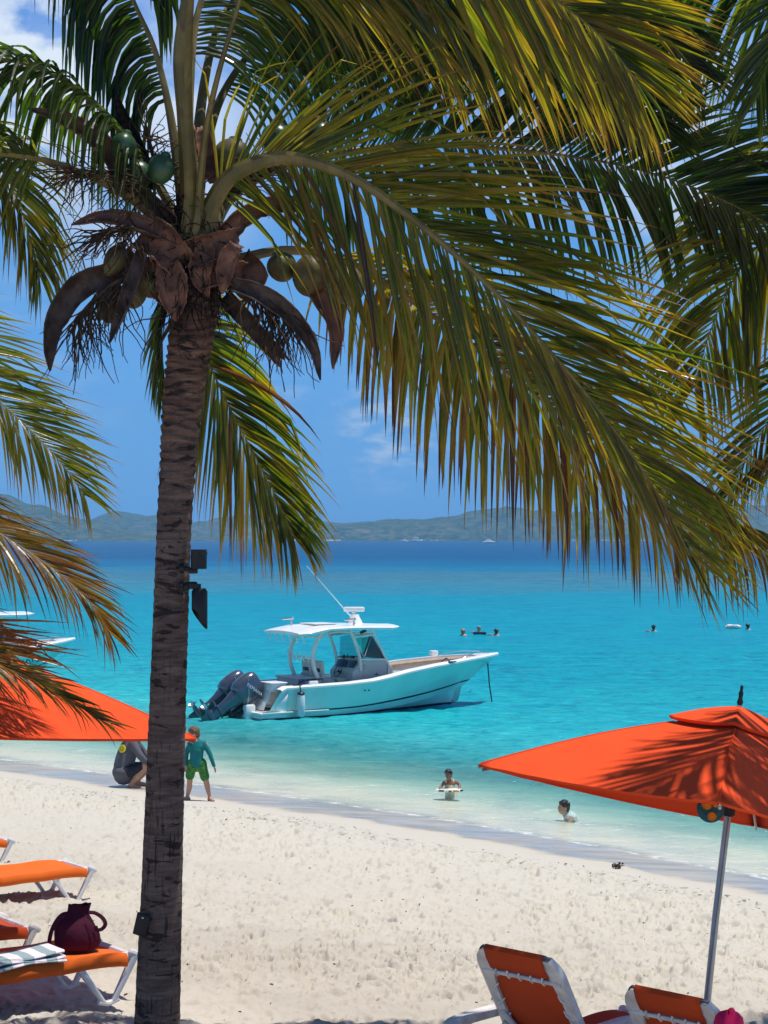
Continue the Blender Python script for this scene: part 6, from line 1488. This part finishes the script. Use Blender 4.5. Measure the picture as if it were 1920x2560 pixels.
    bather(1869, 1573, dd(1573), 'hair_black', 'far bather with dark hair beside the white float at right', (-.2, 1, 0))
    f = at(1199, 1586, dd(1586)); f.z = .05; o = MB().box((0, 0, 0), (.62, .4, .16), Euler((0, 0, R(8))), .06).build('swim_float', M['board_dark']); bake(o, []); o.location = f; tag(o, 'dark rectangular float in front of the grey-haired bather', 'float')
    b = MB(); b.tube([(-.42, 0, .0), (-.3, 0, .03), (.3, .02, .0), (.40, .03, .02)], [.07, .13, .13, .06], 14); b.tube([(-.25, -.12, .06), (.0, -.12, .14), (.25, -.1, .05)], .02, 8); f = at(1834, 1571, dd(1571)); f.z = .06
    o = b.build('swim_float', M['board_white']); o.location = f; tag(o, 'white inflatable float on the water at the right', 'float')
def build_small():
    # lump of weed and driftwood left on the tide line
    P = at(1544, 2172, 25.6); P.z = float(sand_z(P.x, P.y)); rnd = random.Random(3); b = MB()
    for k in range(26): b.ell((rnd.gauss(0, .05), rnd.gauss(0, .05), .03+abs(rnd.gauss(0, .025))), (rnd.uniform(.015, .045), rnd.uniform(.01, .03), rnd.uniform(.01, .03)), 8, Euler((rnd.random()*3, rnd.random()*3, 0)))
    for k in range(14): 
        p = V_((rnd.gauss(0, .03), rnd.gauss(0, .03), .05)); b.tube([p, p+V_((rnd.gauss(0, .08), rnd.gauss(0, .05), rnd.uniform(.0, .07)))], .006, 5)
    o = b.build('seaweed_clump', M['rock']); o.location = P; o.scale = (.6, .6, .7); tag(o, 'dark clump of seaweed lying on the tide line at the right', 'seaweed')
    # flecks of dry weed, bark and shell scattered over the sand
    b = MB(); rnd = random.Random(8); ys = []
    for k in range(1500):
        y = rnd.uniform(12.3, 36); x = rnd.uniform(-.235, .235)*y; s = float(shore_np(np.array([x]), np.array([y]))[0])
        if s < 1.9: continue
        if s > 3.4 and rnd.random() < .55: continue
        ys.append((x, y, s))
    global SANDGRID
    bv = sand_surface()
    for x, y, s in ys:
        h = bv(x, y)
        if h is None: continue
        l = rnd.uniform(.010, .030)*(1.3 if s < 3.4 else 1); a = rnd.uniform(0, 6.28)
        b.box((x, y, h+.004), (l, l*rnd.uniform(.15, .5), l*rnd.uniform(.12, .3)), Euler((rnd.gauss(0, .3), rnd.gauss(0, .3), a)))
    o = b.build('beach_litter', M['rock'], smooth=False); tag(o, 'scattered flecks of dried weed and shell on the sand', 'beach litter', kind='stuff')
def sand_surface():
    from mathutils.bvhtree import BVHTree
    o = bpy.data.objects['sand']; me = o.data; n = len(me.vertices); co = np.empty(n*3, np.float32); me.vertices.foreach_get('co', co); co = co.reshape(-1, 3)
    q = np.empty(len(me.loops), np.int32); me.loops.foreach_get('vertex_index', q); q = q.reshape(-1, 4)
    c = co[q[:, 0]]; keep = (c[:, 1] > 11) & (c[:, 1] < 40) & (np.abs(c[:, 0]) < 12); q = q[keep]
    bv = BVHTree.FromPolygons([tuple(v) for v in co.tolist()], q.tolist())
    def f(x, y):
        r = bv.ray_cast(Vector((x, y, 20)), Vector((0, 0, -1))); return r[0].z if r[0] is not None else None
    return f
def main():
    setup_materials(); setup_world(); setup_camera()
    build_sand(); build_water(); build_hills(); setup_haze()
    p = main_palm(); side_palms(); trunk_fixtures(p)
    for fn in ('build_umbrellas', 'build_loungers', 'build_boats', 'build_people', 'build_small'):
        if fn in globals(): globals()[fn]()
main()
